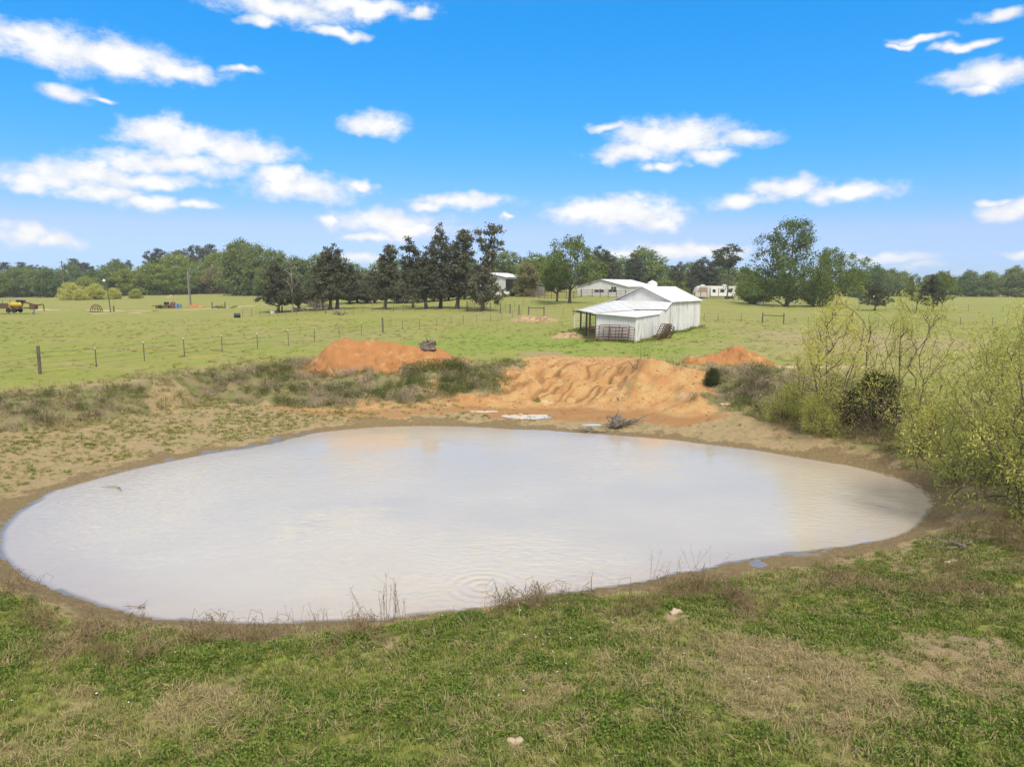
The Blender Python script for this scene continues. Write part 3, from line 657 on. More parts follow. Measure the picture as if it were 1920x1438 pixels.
cedar(1, 857, 110, 148, 'dark cedar with a knotted trunk left of the fence gate', 0, 1.05)
cedar(3, 905, 106, 162, 'dark cedar behind the pipe gate with flat windblown top', 0, .82)
plant_tree('bare_tree', DEADTREE, 'bare pale grey tree trunk between two dark cedars', 'tree', base_at(548, 110), .5, 1.0, parts=('trunk', 'twig'))
plant_tree('oak_tree', OAK_MID, 'open crowned oak on the pasture behind the near barn', 'tree', base_at(1068, 120), .6, 123 * 120 / FPX / 11.5)
plant_tree('leafy_tree', GREEN_MID, 'bright green leafy tree between the two sheds', 'tree', base_at(1000, 162), 2.2, 1.02)
plant_tree('leafy_tree', OAK_MID, 'slender tree with thin dark trunk beside the pipe corral', 'tree', base_at(1044, 127), 3.3, .62)
plant_tree('leafy_tree', WOODS[3], 'dark evergreen shrub tree against the open shed front', 'tree', base_at(988, 147), 1.0, .68)
plant_tree('oak_tree', OAK_BIG, 'great spreading oak taller than everything around it', 'tree', base_at(1474, 134), .3, 1.02)
plant_tree('oak_tree', OAK_MID, 'thin topped dark oak just right of the great oak', 'tree', base_at(1570, 150), 2.0, 1.0)
plant_tree('leafy_tree', GREEN_MID, 'low leafy tree under the right side of the great oak', 'tree', base_at(1535, 138), 1.4, .72)
plant_tree('leafy_tree', GREEN_MID, 'low leafy tree under the left side of the great oak', 'tree', base_at(1415, 142), 4.0, .66)
plant_tree('pine_tree', PINES[2], 'tall open pine with flat crown left of the great oak', 'tree', base_at(1362, 172), .2, 100 * 172 / FPX / 14.0)
plant_tree('cedar_tree', CEDARS[2], 'dark cedar in the right pasture with pale trunk', 'tree', base_at(1640, 122), 1.0, 55 * 122 / FPX / 12, sxy=1.2)
plant_tree('cedar_tree', CEDARS[0], 'dark narrow cedar by the right fence line', 'tree', base_at(1748, 118), 3.0, 72 * 118 / FPX / 12)
plant_tree('oak_tree', OAK_MID, 'thin leaved tree leaning beside the narrow right cedar', 'tree', base_at(1765, 121), 0.4, 74 * 121 / FPX / 11.5, sxy=.7)
plant_tree('oak_tree', OAK_MID, 'thin leaved tree beyond the willow saplings in the right pasture', 'tree', base_at(1718, 126), 1.9, 66 * 126 / FPX / 11.5, sxy=.7)
# ---- tree belts behind the pasture
rng = random.Random(9)
KIND = {id(WOODS[0]): 'rounded mid green ', id(WOODS[1]): 'fresh bright green ', id(WOODS[2]): 'broad low mid green ', id(WOODS[3]): 'brownish budding ', id(WOODS[4]): 'wide bright green '}
KIND.update({id(m_): 'dark needled ' for m_ in PINES})
def belt(px0, px1, Y, step, hpx, label, group, pool, cat='tree', name='woodland_tree', jitter=.3, hj=.26):
    px = px0
    while px < px1:
        y = Y * (1 + rng.uniform(-.05, .05)); me = rng.choice(pool); href = 14.0 if me in PINES else 10.0
        hh = (hpx(px) if callable(hpx) else hpx) * (1 + rng.uniform(-hj, hj)) * y / FPX
        adj = KIND[id(me)]
        plant_tree(name, me, adj + label, cat, base_at(px, y, .2), rng.uniform(0, 6.28), hh / href, adj + group, sxy=rng.uniform(.9, 1.25) * max(1, .85 * (10 / max(hh, 4)) ** .3))
        px += step * (1 + rng.uniform(-jitter, jitter))
LW = 'woodland tree in the belt beyond the left pasture'; GW = 'woodland belt beyond the left pasture'
hl = lambda px: 46 + 14 * sstep(250, 420, px)
belt(-90, 500, 262, 34, hl, LW, GW, [WOODS[0], WOODS[1], WOODS[2], WOODS[3], WOODS[4], WOODS[0]])
belt(-110, 520, 285, 38, lambda px: 53 + 16 * sstep(250, 420, px), LW, GW, [WOODS[0], WOODS[2], WOODS[4]])
PT = 'dark flat crowned pine standing above the left woodland'; PG = 'pines above the left woodland'
for (px, hp) in [(15, 62), (45, 62), (70, 56), (142, 66), (165, 58), (215, 64), (240, 62), (288, 78), (300, 82), (335, 74), (352, 80), (375, 86), (400, 88), (425, 74)]:
    k = rng.choice([0, 1, 2]); y = rng.uniform(292, 310)
    plant_tree('pine_tree', PINES[k], PT, 'tree', base_at(px, y, .2), rng.uniform(0, 6), hp * y / FPX / 14.0, PG, sxy=.85)
for (px, hp) in [(445, 98), (462, 100), (484, 94), (512, 86), (530, 80)]:
    y = rng.uniform(215, 235); plant_tree('woodland_tree', WOODS[rng.choice([0, 2, 4])], 'tall leafy tree at the wood edge behind the bare grey tree', 'tree', base_at(px, y, .2), rng.uniform(0, 6), hp * y / FPX / 10.0, 'tall trees at the wood edge', sxy=.62)
for k_, (px, Y, hp) in enumerate([(588, 132, 62), (655, 134, 78), (672, 140, 66), (690, 136, 58), (702, 142, 70), (745, 138, 72), (758, 134, 60), (785, 141, 76), (812, 137, 70), (840, 140, 74), (872, 139, 66), (890, 142, 70)]):
    plant_tree('cedar_tree', CEDARS[[2, 0, 2, 0][k_ % 4]], 'dark cedar in the shady thicket behind the cedar row', 'tree', base_at(px, Y, .6), k_ * 1.7, hp * Y / FPX / 12.0, 'dark thicket behind the cedar row', sxy=1.35)
CW = 'tree in the wood behind the cedar row and sheds'; CG = 'wood behind the cedar row and sheds'
belt(560, 960, 205, 34, 62, CW, CG, [WOODS[0], WOODS[1], WOODS[2], WOODS[4], WOODS[2]])
belt(575, 960, 170, 42, 40, CW, CG, [WOODS[0], WOODS[2], WOODS[4]])
belt(955, 1400, 232, 34, 66, 'tree in the wood behind the long white barn', 'wood behind the long white barn', [WOODS[0], WOODS[1], WOODS[2], WOODS[4], PINES[3]])
for (px, hp, k) in [(1128, 88, 1), (1150, 70, 3), (1190, 78, 3), (1305, 72, 3), (1325, 76, 1), (1335, 66, 3), (1268, 66, 1)]:
    plant_tree('pine_tree', PINES[k], 'dark pine among the wood behind the long white barn', 'tree', base_at(px, 205, .2), rng.uniform(0, 6), hp * 205 / FPX / 14.0, 'pines behind the long white barn')
belt(1380, 1640, 245, 36, 46, 'tree in the hedge behind the great oak', 'hedge behind the great oak', [WOODS[0], WOODS[2], WOODS[4]])
belt(1610, 2010, 300, 30, 36, 'tree in the far hedge beyond the right pasture', 'far hedge beyond the right pasture', [WOODS[0], WOODS[2], WOODS[4], WOODS[3]])
for (px, hp) in [(1600, 50), (1625, 44), (1668, 50), (1690, 46), (1815, 48), (1850, 46), (1900, 56), (1935, 58)]:
    plant_tree('woodland_tree', WOODS[rng.choice([0, 2])], 'rounder taller tree standing above the far right hedge', 'tree', base_at(px, 262, .2), rng.uniform(0, 6), hp * 262 / FPX / 10.0, 'taller trees above the far right hedge')
for (px, Y, hp) in [(133, 205, 30), (150, 200, 18), (182, 205, 28), (170, 208, 22), (214, 204, 20), (255, 205, 17)]:
    plant_tree('round_bush', BUSH_ROUND, 'rounded yellow green bush in front of the left woodland', 'bush', base_at(px, Y), px, hp * Y / FPX / 3.2, 'yellow green bushes at the left woodland', parts=('stem', 'foliage'))

# ------------------------------------------------------------------ built things: materials
M_ROOF = surf('white_roof_metal', (.60, .59, .575), (.545, .54, .53), 1.2, .5, c=(.45, .44, .43), cscale=.9, cthr=(.58, .76), rnd=.10)
M_WALL = surf('flaking_white_wall_metal', (.66, .65, .63), (.54, .535, .525), 2.5, .55, c=(.36, .36, .35), cscale=2.2, cthr=(.55, .68), stretch=(1, 1, .28), rnd=.09)
M_WALLC = surf('white_wall_metal', (.65, .64, .62), (.57, .565, .555), 1.5, .55, c=(.49, .485, .48), cscale=1.2, cthr=(.6, .75), stretch=(1, 1, .4), rnd=.04)
M_WHITE = surf('white_paint', (.74, .74, .73), (.62, .62, .61), 2, .5)
M_DARK = surf('dark_glass', (.022, .026, .032), (.014, .016, .02), 2, .12, spec=.6)
M_RUST = surf('rusty_pipe', (.135, .060, .040), (.20, .105, .070), 5, .8, c=(.09, .05, .04), cscale=3)
M_RUSTD = surf('dark_rusty_iron', (.085, .045, .032), (.13, .075, .05), 4, .85, bump=.3)
M_IRON = surf('weathered_steel_post', (.11, .115, .10), (.065, .06, .05), 9, .7)
M_POST = surf('grey_fence_wood', (.165, .14, .115), (.085, .072, .06), 7, .92, bump=.5, stretch=(1, 1, .2))
M_WIRE = surf('fence_wire', (.16, .15, .14), (.10, .09, .085), 9, .6, metal=.4)
M_YELLOW = surf('yellow_poly', (.55, .38, .04), (.47, .32, .03), 3, .45)
M_TYRE = surf('tyre_rubber', (.022, .022, .022), (.03, .03, .028), 6, .9)
M_BLUE = surf('blue_plastic', (.10, .17, .30), (.16, .22, .33), 4, .55)
M_BLACK = surf('black_plastic', (.02, .02, .022), (.035, .035, .035), 4, .5)
M_CREAM = surf('cream_rv_panel', (.60, .56, .50), (.55, .51, .455), 1, .4)
M_TAN = surf('tan_rv_stripe', (.34, .25, .19), (.28, .2, .15), 1, .45)
M_BOARD = surf('grey_board', (.20, .185, .165), (.12, .11, .1), 5, .9, stretch=(1, 1, .2), rnd=.15)
M_TRUCKW = surf('white_truck_paint', (.68, .68, .67), (.62, .62, .61), 1, .3, spec=.5)
M_TRUCKB = surf('black_truck_paint', (.016, .017, .02), (.022, .023, .026), 1, .25, spec=.5)
M_GREY = surf('galvanised_pole', (.30, .30, .29), (.22, .22, .21), 4, .6)
M_ROCK = surf('pale_field_stone', (.47, .37, .25), (.34, .255, .165), 4, .9, bump=.5, bscale=12)
M_CLAYHEAP = surf('orange_clay_heap', (.36, .172, .068), (.30, .138, .050), 1.4, .95, bump=1.0, bscale=7, c=(.42, .25, .115), cscale=1.1, cthr=(.52, .7), spec=.1)
M_TANHEAP = surf('tan_dirt_heap', (.42, .30, .18), (.29, .195, .105), 2.4, .95, bump=1.0, bscale=9, c=(.21, .135, .075), cscale=2, spec=.1)

PHI = -R(28.2); AX = np.array([math.cos(PHI), math.sin(PHI)]); AY = np.array([-math.sin(PHI), math.cos(PHI)])
def corr_panel(x, u0, u1, zb0, zb1, zt0, zt1, ribs=4, depth=.022, flare=0.0):
    """ribbed wall sheet in the plane x = const, running along local y"""
    mb = MB(); n = ribs * 2; vs = []
    for k in range(n + 1):
        f = k / n; u = u0 + (u1 - u0) * f; d = depth if k % 2 else 0
        zb, zt = zb0 + (zb1 - zb0) * f, zt0 + (zt1 - zt0) * f
        vs += [(x + d + flare, u, zb), (x + d + flare * .15, u, zb + (zt - zb) * .35), (x + d, u, zt)]
    mb.add(vs, [(3 * k + j, 3 * k + 3 + j, 3 * k + 4 + j, 3 * k + 1 + j) for k in range(n) for j in (0, 1)]); return mb
def swap_xy(mb):      # sheet facing local -y instead of +x, running along local -x
    mb.v = [(-u, -x, z) for (x, u, z) in mb.v]; mb.f = [f[::-1] for f in mb.f]; return mb
def roof_strips(parent, tl, tr, br, bl, n, mat, lift=.012, name='roof_panel', rs=None):
    tl, tr, br, bl = (Vector(p) for p in (tl, tr, br, bl)); rs = rs or random.Random(3); nrm = (tr - tl).cross(bl - tl).normalized()
    if nrm.z < 0: nrm = -nrm
    for k in range(n):
        a, b = k / n, (k + 1) / n + (.015 if k < n - 1 else 0)
        dz = nrm * (lift * (k % 2) + rs.uniform(0, .012)); sag = bl.lerp(br, a) - Vector((0, 0, rs.uniform(0, .03)))
        q = [tl.lerp(tr, a) + dz, tl.lerp(tr, b) + dz, bl.lerp(br, b) + dz, sag + dz]
        mb = MB(); mb.prism(q, nrm * .03)
        for e in (0.02, .5):                       # raised ribs
            p0, p1 = q[0].lerp(q[1], e) + nrm * .03, q[3].lerp(q[2], e) + nrm * .03; w = (q[1] - q[0]).normalized() * .05
            mb.add([p0 - w, p0 + w, p1 + w, p1 - w, p0 + nrm * .035, p1 + nrm * .035], [(0, 4, 5, 3), (4, 1, 2, 5), (0, 1, 4), (3, 5, 2)])
        mb.build(name, mat, parent)

# ------------------------------------------------------------------ the near white barn with its patched lean-to
F0 = ground_px(1192, 643)
barn = thing('white_barn', 'low patched white metal barn with gabled roof and lean-to on the pasture', 'barn', F0, PHI)
rb = random.Random(4)
def gl(x, y): return H(*(F0[:2] + AX * x + AY * y)) - F0[2]
def right_top(u):
    return float(np.interp(u, [0, 6.3, 8.05, 10.1, 21.3], [2.05, 2.05, 2.38, 3.08, 2.98]))
u = 0.0; k = 0
while u < 21.2:
    u1 = min(u + rb.uniform(.62, .70), 21.3); flare = rb.choice([0, 0, 0, .03, .06, .1]) if u > 1 else 0
    zb0, zb1 = gl(0, u) - .04 + rb.choice([0, 0, .03, .08]), gl(0, u1) - .04 + rb.choice([0, 0, .02, .1])
    if k in (14, 19, 22): zb1 += [.85, .35, .3][(14, 19, 22).index(k)]
    corr_panel(0, u, u1 - (.10 if k == 14 else .012 if k % 3 else -.02), zb0, zb1, right_top(u), right_top(u1), 3, .024, flare).build('wall_panel', M_WALL, barn)
    u = u1; k += 1
for k in range(5):                                                        # front of the lean-to
    w0, w1 = k * .69, (k + 1) * .69
    swap_xy(corr_panel(0, w0, w1, gl(-w0, 0) - .05, gl(-w1, 0) - .05, 2.06 + .075 * w0, 2.06 + .075 * w1, 3, .018)).build('wall_panel', M_WALLC, barn)
WG, UG = 5.55, 10.1
for k in range(8):                                                        # gable sheets above the lean-to roof
    w0, w1 = k * WG / 8, (k + 1) * WG / 8; top = lambda w: 3.08 + 1.32 * (1 - abs(w - WG / 2) / (WG / 2))
    mb = MB(); mb.prism([(-w0, UG, 2.95), (-w1, UG, 2.95), (-w1, UG, top(w1)), (-w0, UG, top(w0))], (0, .02 + .006 * (k % 2), 0)); mb.build('gable_panel', M_WALLC, barn)
roof_strips(barn, (-WG / 2, UG - .25, 4.42), (-WG / 2, 21.5, 4.36), (.18, 21.5, 2.93), (.18, UG - .25, 3.02), 16, M_ROOF)
roof_strips(barn, (-WG / 2, UG - .25, 4.42), (-WG / 2, 21.5, 4.36), (-WG - .1, 21.5, 3.06), (-WG - .1, UG - .25, 3.12), 12, M_ROOF)
roof_strips(barn, (-WG - .05, UG - .2, 3.13), (-WG - .05, 21.5, 3.07), (-9.4, 21.5, 2.05), (-9.4, UG - .2, 2.10), 12, M_ROOF)          # left open bay
MB().tube([(-WG / 2, UG - .3, 4.44), (-WG / 2, 21.55, 4.38)], .07, 6).build('ridge_cap', M_ROOF, barn)
roof_strips(barn, (.12, UG, 3.06), (-WG, UG, 3.11), (-1.35, 3.5, 2.50), (.14, 8.0, 2.40), 6, M_ROOF)                                   # upper lean-to roof
roof_strips(barn, (-WG, UG, 3.12), (-9.35, UG, 2.10), (-3.6, -.2, 2.30), (-1.35, 3.45, 2.49), 5, M_ROOF)
roof_strips(barn, (-1.35, 3.5, 2.44), (.10, 6.4, 2.06), (.14, -.22, 2.03), (-3.6, -.22, 2.27), 5, M_ROOF)
MB().prism([(.0, 8.0, 2.37), (.0, 6.3, 2.06), (-1.35, 3.55, 2.43)], (-.02, -.02, 0)).build('fascia_panel', M_WALLC, barn)
for k in range(10):                                                       # far end and left side closed in
    w0, w1 = k * WG / 10, (k + 1) * WG / 10
    mb = MB(); mb.prism([(-w0, 21.3, 0), (-w1, 21.3, 0), (-w1, 21.3, top(w1) - .1), (-w0, 21.3, top(w0) - .1)], (0, .02, 0)); mb.build('wall_panel', M_WALLC, barn)
for k in range(16):
    y0 = UG + k * .7; mb = MB(); mb.prism([(-WG, y0, -.1), (-WG, y0 + .69, -.1), (-WG, y0 + .69, 3.05), (-WG, y0, 3.05)], (-.02, 0, 0)); mb.build('wall_panel', M_WALLC, barn)
for (x, y, top_) in [(-9.1, 10.2, 2.08), (-8.1, 10.15, 2.3), (-9.1, 15.5, 2.05), (-9.1, 21, 2.05), (-3.5, .1, 2.2), (-6.2, 4.6, 2.25)]:
    MB().tube([(x, y, gl(x, y) - .3), (x + .03, y, top_)], .085, 7).build('post', M_POST, barn)
for (p0, p1) in [((-9.5, 9.8, 1.98), (-9.5, 21.4, 1.95)), ((-9.9, 10.0, 2.02), (-8.2, 9.9, 2.06)), ((-9.3, 10.1, 1.93), (-5.6, 10.1, 2.95)), ((-3.5, .0, 2.14), (-9.3, 10.0, 1.96))]:
    MB().tube([p0, p1], .06, 5).build('beam', M_POST, barn)
# ------------------------------------------------------------------ livestock gates
def gate(label, w, h, bars, braces, mat, loc, rz, tilt=0.0, group=None, name='livestock_gate', r=.026):
    t_ = thing(name, label, 'gate', loc, rz, group); t_.rotation_euler = (tilt, 0, rz); c = .14
    loop = [(c, 0, 0), (w - c, 0, 0), (w - c * .3, 0, c * .3), (w, 0, c), (w, 0, h - c), (w - c * .3, 0, h - c * .3), (w - c, 0, h), (c, 0, h), (c * .3, 0, h - c * .3), (0, 0, h - c), (0, 0, c), (c * .3, 0, c * .3), (c, 0, 0)]
    MB().tube(loop, r * 1.15, 6, False).build('frame', mat, t_)
    for k in range(bars):
        z = h * (k + 1) / (bars + 1); MB().tube([(0, 0, z), (w, 0, z)], r, 5).build('rail', mat, t_)
    for k in range(braces):
        x = w * (k + 1) / (braces + 1); MB().box((x, -.02, h / 2), (.05, .02, h)).build('brace', mat, t_)
    return t_
def bw(x, y, z=0.0): q = F0[:2] + AX * x + AY * y; return (q[0], q[1], H(*q) + z)
gate('longest rusty pipe gate leaning along the barn front', 4.0, 1.30, 5, 3, M_RUST, bw(-4.0, -.55), PHI, R(-9), 'rusty gates against the barn front')
gate('shorter rusty gate with rounded top leaning on the barn front', 2.6, 1.42, 5, 2, M_RUST, bw(-2.95, -.75), PHI, R(-9), 'rusty gates against the barn front')
gate('small dark rusty gate in front of the other two at the barn front', 2.1, 1.18, 4, 3, M_RUSTD, bw(-2.5, -.90), PHI + .02, R(-10), 'rusty gates against the barn front')
for k, (y, s_, lab) in enumerate([(2.3, 3.3, 'rusty gate leaning on the barn side wall, flat against the sheets'), (2.9, 2.9, 'rusty mesh gate leaning tilted on the barn side wall'), (2.6, 2.5, 'outermost rusty gate of the stack on the barn side wall')]):
    g_ = gate(lab, s_, 1.55, 6, 6, [M_RUSTD, M_RUST, M_RUSTD][k], bw(.75 + .14 * k, y), PHI + R(90), R(24), 'rusty gates against the barn side', r=.03)
    g_.rotation_euler = (R(24), R([3, 9, 16][k]), PHI + R(90))
gate('white pipe gate standing beside the open barn bay', 3.2, 1.35, 5, 1, M_WHITE, bw(-11.2, 13.5), PHI + .25, 0)
gate('white pipe gate inside the open barn bay', 2.6, 1.35, 5, 1, M_WHITE, bw(-8.6, 13.9), PHI + .1, 0)

# ------------------------------------------------------------------ long white barn behind
O2 = on_ground(1176, 160); b2 = thing('long_white_barn', 'long white metal barn with dark window openings behind a pipe corral', 'barn', O2, PHI)
def w_of(px, O): s_ = (px - 960) / FPX * 1.0; # solve for distance along the front
w_of = lambda px, O: (O[0] - (px - 960) / FPX * (O[1] + .6)) / (.8813 + .4726 * (px - 960) / FPX)
def z_of(py, O, w): Y = O[1] + .4726 * w; return float(at_y(960, py, Y)[2] - O[2])
W2, E2, P2, L2 = 12.2, 2.35, 4.0, 21.0; t2 = lambda w: E2 + (P2 - E2) * (1 - abs(w - W2 * .52) / (W2 * .52) if w < W2 * .52 else 1 - (w - W2 * .52) / (W2 * .48))
for k in range(14):
    w0, w1 = k * W2 / 14, (k + 1) * W2 / 14
    swap_xy(corr_panel(0, w0, w1, -.3, -.3, t2(w0), t2(w1), 2, .02)).build('wall_panel', M_WALLC, b2)
for k in range(18):
    corr_panel(0, k * L2 / 18, (k + 1) * L2 / 18, -.4, -.4, E2, E2, 2, .02).build('wall_panel', M_WALLC, b2)
roof_strips(b2, (-W2 * .52, -.3, P2 + .03), (-W2 * .52, L2 + .3, P2 + .03), (.3, L2 + .3, E2), (.3, -.3, E2), 16, M_ROOF)
roof_strips(b2, (-W2 * .52, -.3, P2 + .03), (-W2 * .52, L2 + .3, P2 + .03), (-W2 - .3, L2 + .3, E2), (-W2 - .3, -.3, E2), 16, M_ROOF)
for (p0, p1, y0, y1) in [(1113, 1121, 543.6, 547.5), (1122, 1130, 543.6, 547.5), (1140, 1146, 543, 547.5), (1147, 1153, 543, 547.5), (1144, 1148, 538.2, 542), (1149, 1153, 538.2, 542)]:
    wa, wb = w_of(p0, O2), w_of(p1, O2); za, zb_ = z_of(y1, O2, wa), z_of(y0, O2, wa)
    MB().box((-(wa + wb) / 2, -.04, (za + zb_) / 2), (abs(wb - wa), .06, abs(zb_ - za))).build('window', M_DARK, b2)
for x in (-.2, -W2 + .2): MB().box((x, -.06, 1.0), (.12, .08, 2.6)).build('corner_trim', M_WALLC, b2)
tk = on_ground(1222, 196); t_ = thing('water_tank', 'rounded white tank showing above the far end of the long barn roof', 'tank', tk)
MB().lathe([(.1, 0), (1.35, 0), (1.4, .2), (1.4, 3.3), (1.25, 3.7), (.7, 4.05), (.1, 4.15)], 18).build('body', M_WHITE, t_, True); MB().lathe([(.3, 4.1), (.3, 4.3), (.05, 4.32)], 10).build('lid', M_WHITE, t_)

# ------------------------------------------------------------------ open machine shed, little shed
O3 = on_ground(948, 150); sh = thing('machine_shed', 'tall white machine shed with one open side behind the cedars', 'shed', O3, PHI)
W3, E3, P3, L3 = 9.0, 3.75, 4.7, 9.0; t3 = lambda w: E3 + (P3 - E3) * (1 - abs(w - W3 / 2) / (W3 / 2))
for k in range(10):
    w0, w1 = k * W3 / 10, (k + 1) * W3 / 10
    swap_xy(corr_panel(0, w0, w1, -.4, -.4, t3(w0), t3(w1), 2, .02)).build('wall_panel', M_WALLC, sh)
    mb = MB(); mb.prism([(-w0, L3, -.4), (-w1, L3, -.4), (-w1, L3, t3(w1)), (-w0, L3, t3(w0))], (0, .03, 0)); mb.build('wall_panel', M_WALLC, sh)
for k in range(10):
    mb = MB(); mb.prism([(-W3, k * .9, -.4), (-W3, k * .9 + .89, -.4), (-W3, k * .9 + .89, E3), (-W3, k * .9, E3)], (.03, 0, 0)); mb.build('wall_panel', M_WALLC, sh)
roof_strips(sh, (-W3 / 2, -.3, P3 + .05), (-W3 / 2, L3 + .3, P3 + .05), (.3, L3 + .3, E3 + .03), (.3, -.3, E3 + .03), 8, M_ROOF)
roof_strips(sh, (-W3 / 2, -.3, P3 + .05), (-W3 / 2, L3 + .3, P3 + .05), (-W3 - .3, L3 + .3, E3 + .03), (-W3 - .3, -.3, E3 + .03), 8, M_ROOF)
for y in (.1, L3 / 2, L3): MB().box((-.05, y, 1.6), (.16, .16, 4.4)).build('post', M_IRON, sh)
MB().box((.1, L3 / 2, E3 - .12), (.06, L3 + .4, .35)).build('fascia', M_WHITE, sh)
O4 = on_ground(1020, 152); s4 = thing('small_shed', 'small shed with grey board side and white end between trees', 'shed', O4, R(38))
for k in range(8):
    x = -k * .5; MB().box((x - .25, .02, 1.0 + .03 * k), (.47, .04, 2.6 + .06 * k)).build('board', M_BOARD, s4)
for k in range(6):
    y = k * .5; MB().box((.02, y + .25, .95), (.04, .48, 2.6)).build('wall_panel', M_WHITE, s4)
MB().box((-4.0, 1.5, 1.2), (.04, 3.0, 3.0)).build('back_wall', M_BOARD, s4); MB().box((-2, 3.0, 1.1), (4.0, .04, 2.8)).build('back_wall', M_BOARD, s4)
roof_strips(s4, (-4.25, -.25, 2.85), (-4.25, 3.2, 2.85), (.3, 3.2, 2.25), (.3, -.25, 2.25), 5, M_ROOF)

# ------------------------------------------------------------------ vehicles by the sheds
def wheel(parent, x, y, r=.37, w=.24, rim=M_GREY):
    o_ = MB().lathe([(r * .55, -w / 2), (r * .92, -w / 2), (r, -w / 4), (r, w / 4), (r * .92, w / 2), (r * .55, w / 2)], 16, (0, 0, 0), 'Y').build('wheel', M_TYRE, parent, False)
    o_.location = (x, y, r); MB().lathe([(.05, -w * .42), (r * .58, -w * .42), (r * .58, w * .42), (.05, w * .42)], 12, (0, 0, 0), 'Y').build('rim', rim, o_)
def pickup(label, loc, rz, paint):
    t_ = thing('pickup_truck', label, 'truck', loc, rz)
    mb = MB(); prof = [(-2.75, .45), (2.7, .45), (2.78, .7), (2.72, 1.0), (1.35, 1.12), (-2.75, 1.12)]
    mb.prism([(x, -.92, z) for x, z in prof], (0, 1.84, 0)); mb.build('body', paint, t_)
    mb = MB(); mb.prism([(x, -.80, z) for x, z in [(-.75, 1.1), (1.3, 1.1), (.75, 1.78), (-.6, 1.82)]], (0, 1.6, 0)); mb.build('cab', paint, t_)
    for s_ in (-1, 1):
        mb = MB(); mb.prism([(x, s_ * .81, z) for x, z in [(-.6, 1.2), (1.0, 1.2), (.65, 1.70), (-.5, 1.72)]], (0, s_ * .01, 0)); mb.build('side_window', M_DARK, t_)
    MB().prism([(1.22, -.7, 1.2), (1.22, .7, 1.2), (.83, .66, 1.72), (.83, -.66, 1.72)], (.02, 0, .01)).build('windscreen', M_DARK, t_)
    for x in (-1.75, 1.75):
        for y in (-.85, .85): wheel(t_, x, y)
    for y in (-.7, .7): MB().box((2.76, y, .82), (.05, .35, .16)).build('headlight', M_WHITE, t_)
    MB().box((2.8, 0, .52), (.1, 1.8, .16)).build('bumper', M_GREY, t_); return t_
pickup('white pickup truck parked against the machine shed wall', on_ground(930, 146), R(-8), M_TRUCKW)
pickup('black pickup truck parked by the open side of the machine shed', on_ground(975, 148), R(165), M_TRUCKB)
# motorhome
rv = thing('motorhome', 'long cream motorhome with dark windows parked beside the great oak', 'motorhome', on_ground(1341, 188) + np.array([0, 0, .0]), R(4))
Lr = 11.6; h0, h1 = .45, 3.25
mb = MB(); prof = [(-Lr / 2, h0), (Lr / 2, h0), (Lr / 2, h1 - .35), (Lr / 2 - .2, h1 - .1), (Lr / 2 - .5, h1), (-Lr / 2 + 1.5, h1 + .12), (-Lr / 2 + .6, h1 - .35), (-Lr / 2, h0 + 1.2)]
mb.prism([(x, -1.2, z) for x, z in prof], (0, 2.4, 0)); mb.build('body', M_CREAM, rv)
mb = MB(); mb.prism([(x, -1.22, z) for x, z in [(-Lr / 2 + .2, 1.75), (-2.6, 1.75), (-2.6, 2.9), (-Lr / 2 + 1.2, 3.0)]], (0, .03, 0)); mb.build('stripe', M_TAN, rv)
MB().box((1.4, -1.55, 1.75), (6.6, .7, 2.1)).build('slide_out', M_WHITE, rv)
for (x, w_) in [(-1.1, .8), (1.1, 1.1), (3.1, 1.2)]:
    o_ = MB().box((x, -1.91, 2.05), (w_, .03, .75)).build('window', M_DARK, rv)
    MB().box((x, -1.905, 1.64), (w_ + .1, .04, .06)).build('sill', M_GREY, o_)
MB().box((5.35, -1.21, 2.0), (.45, .04, 1.4)).build('door', M_DARK, rv); MB().box((4.85, -1.93, 1.7), (.2, .05, 2.0)).build('trim', M_TAN, rv); MB().box((.1, -1.93, 1.7), (.2, .05, 2.0)).build('trim', M_TAN, rv)
for x in (-3.6, 2.2): MB().box((x, 0, h1 + .25), (.95, .8, .3)).build('roof_unit', M_WHITE, rv)
for x in (-3.6, 3.2, 4.1):
    for y in (-1.05, 1.05): wheel(rv, x, y, .45)

# ------------------------------------------------------------------ fences
def strand(mb, pts, r=.007):
    for a, b in zip(pts[:-1], pts[1:]):
        mid = [(a[i] + b[i]) / 2 for i in range(3)]; mid[2] -= .02; mb.tube([a, mid, b], r, 3, False)
def fence(label, posts, wires=4, h=1.15, name='wire_fence', wood=(), hw=1.4, wr=.008):
    """posts: ground points; wood: indices of thick timber posts"""
    t_ = thing(name, label, 'fence', posts[0]); P0 = np.array(posts[0]); rg = random.Random(len(posts))
    for k, p_ in enumerate(posts):
        q = np.array(p_) - P0; lx, ly = rg.uniform(-.04, .04), rg.uniform(-.04, .04)
        if k in wood: MB().tube([(q[0], q[1], q[2] - .3), (q[0] + lx, q[1] + ly, q[2] + hw)], [.085, .075], 8).build('wood_post', M_POST, t_)
        else:
            hh = h * rg.uniform(.94, 1.06); o_ = MB().box((q[0], q[1], q[2] + hh / 2 - .1), (.038, .038, hh + .2)).build('post', M_IRON, t_)
            MB().box((q[0], q[1], q[2] + hh - .03), (.042, .042, .09)).build('post_tip', M_WHITE, o_)
    for w_ in range(wires):
        z = h * (.2 + .75 * w_ / max(1, wires - 1)); mb = MB(); strand(mb, [tuple(np.array(p_) - P0 + np.array([0, 0, z])) for p_ in posts], wr); mb.build('wire', M_WIRE, t_)
    return t_
A_px = [(-60, 716), (75, 701), (181, 688), (271, 677), (346, 669), (417, 661), (483, 655), (541, 648), (590, 642), (636, 634), (678, 629), (718, 623), (755, 620), (787, 615), (819, 612), (846, 609), (869, 607), (894, 605), (920, 603), (941, 600), (961, 596), (977, 593)]
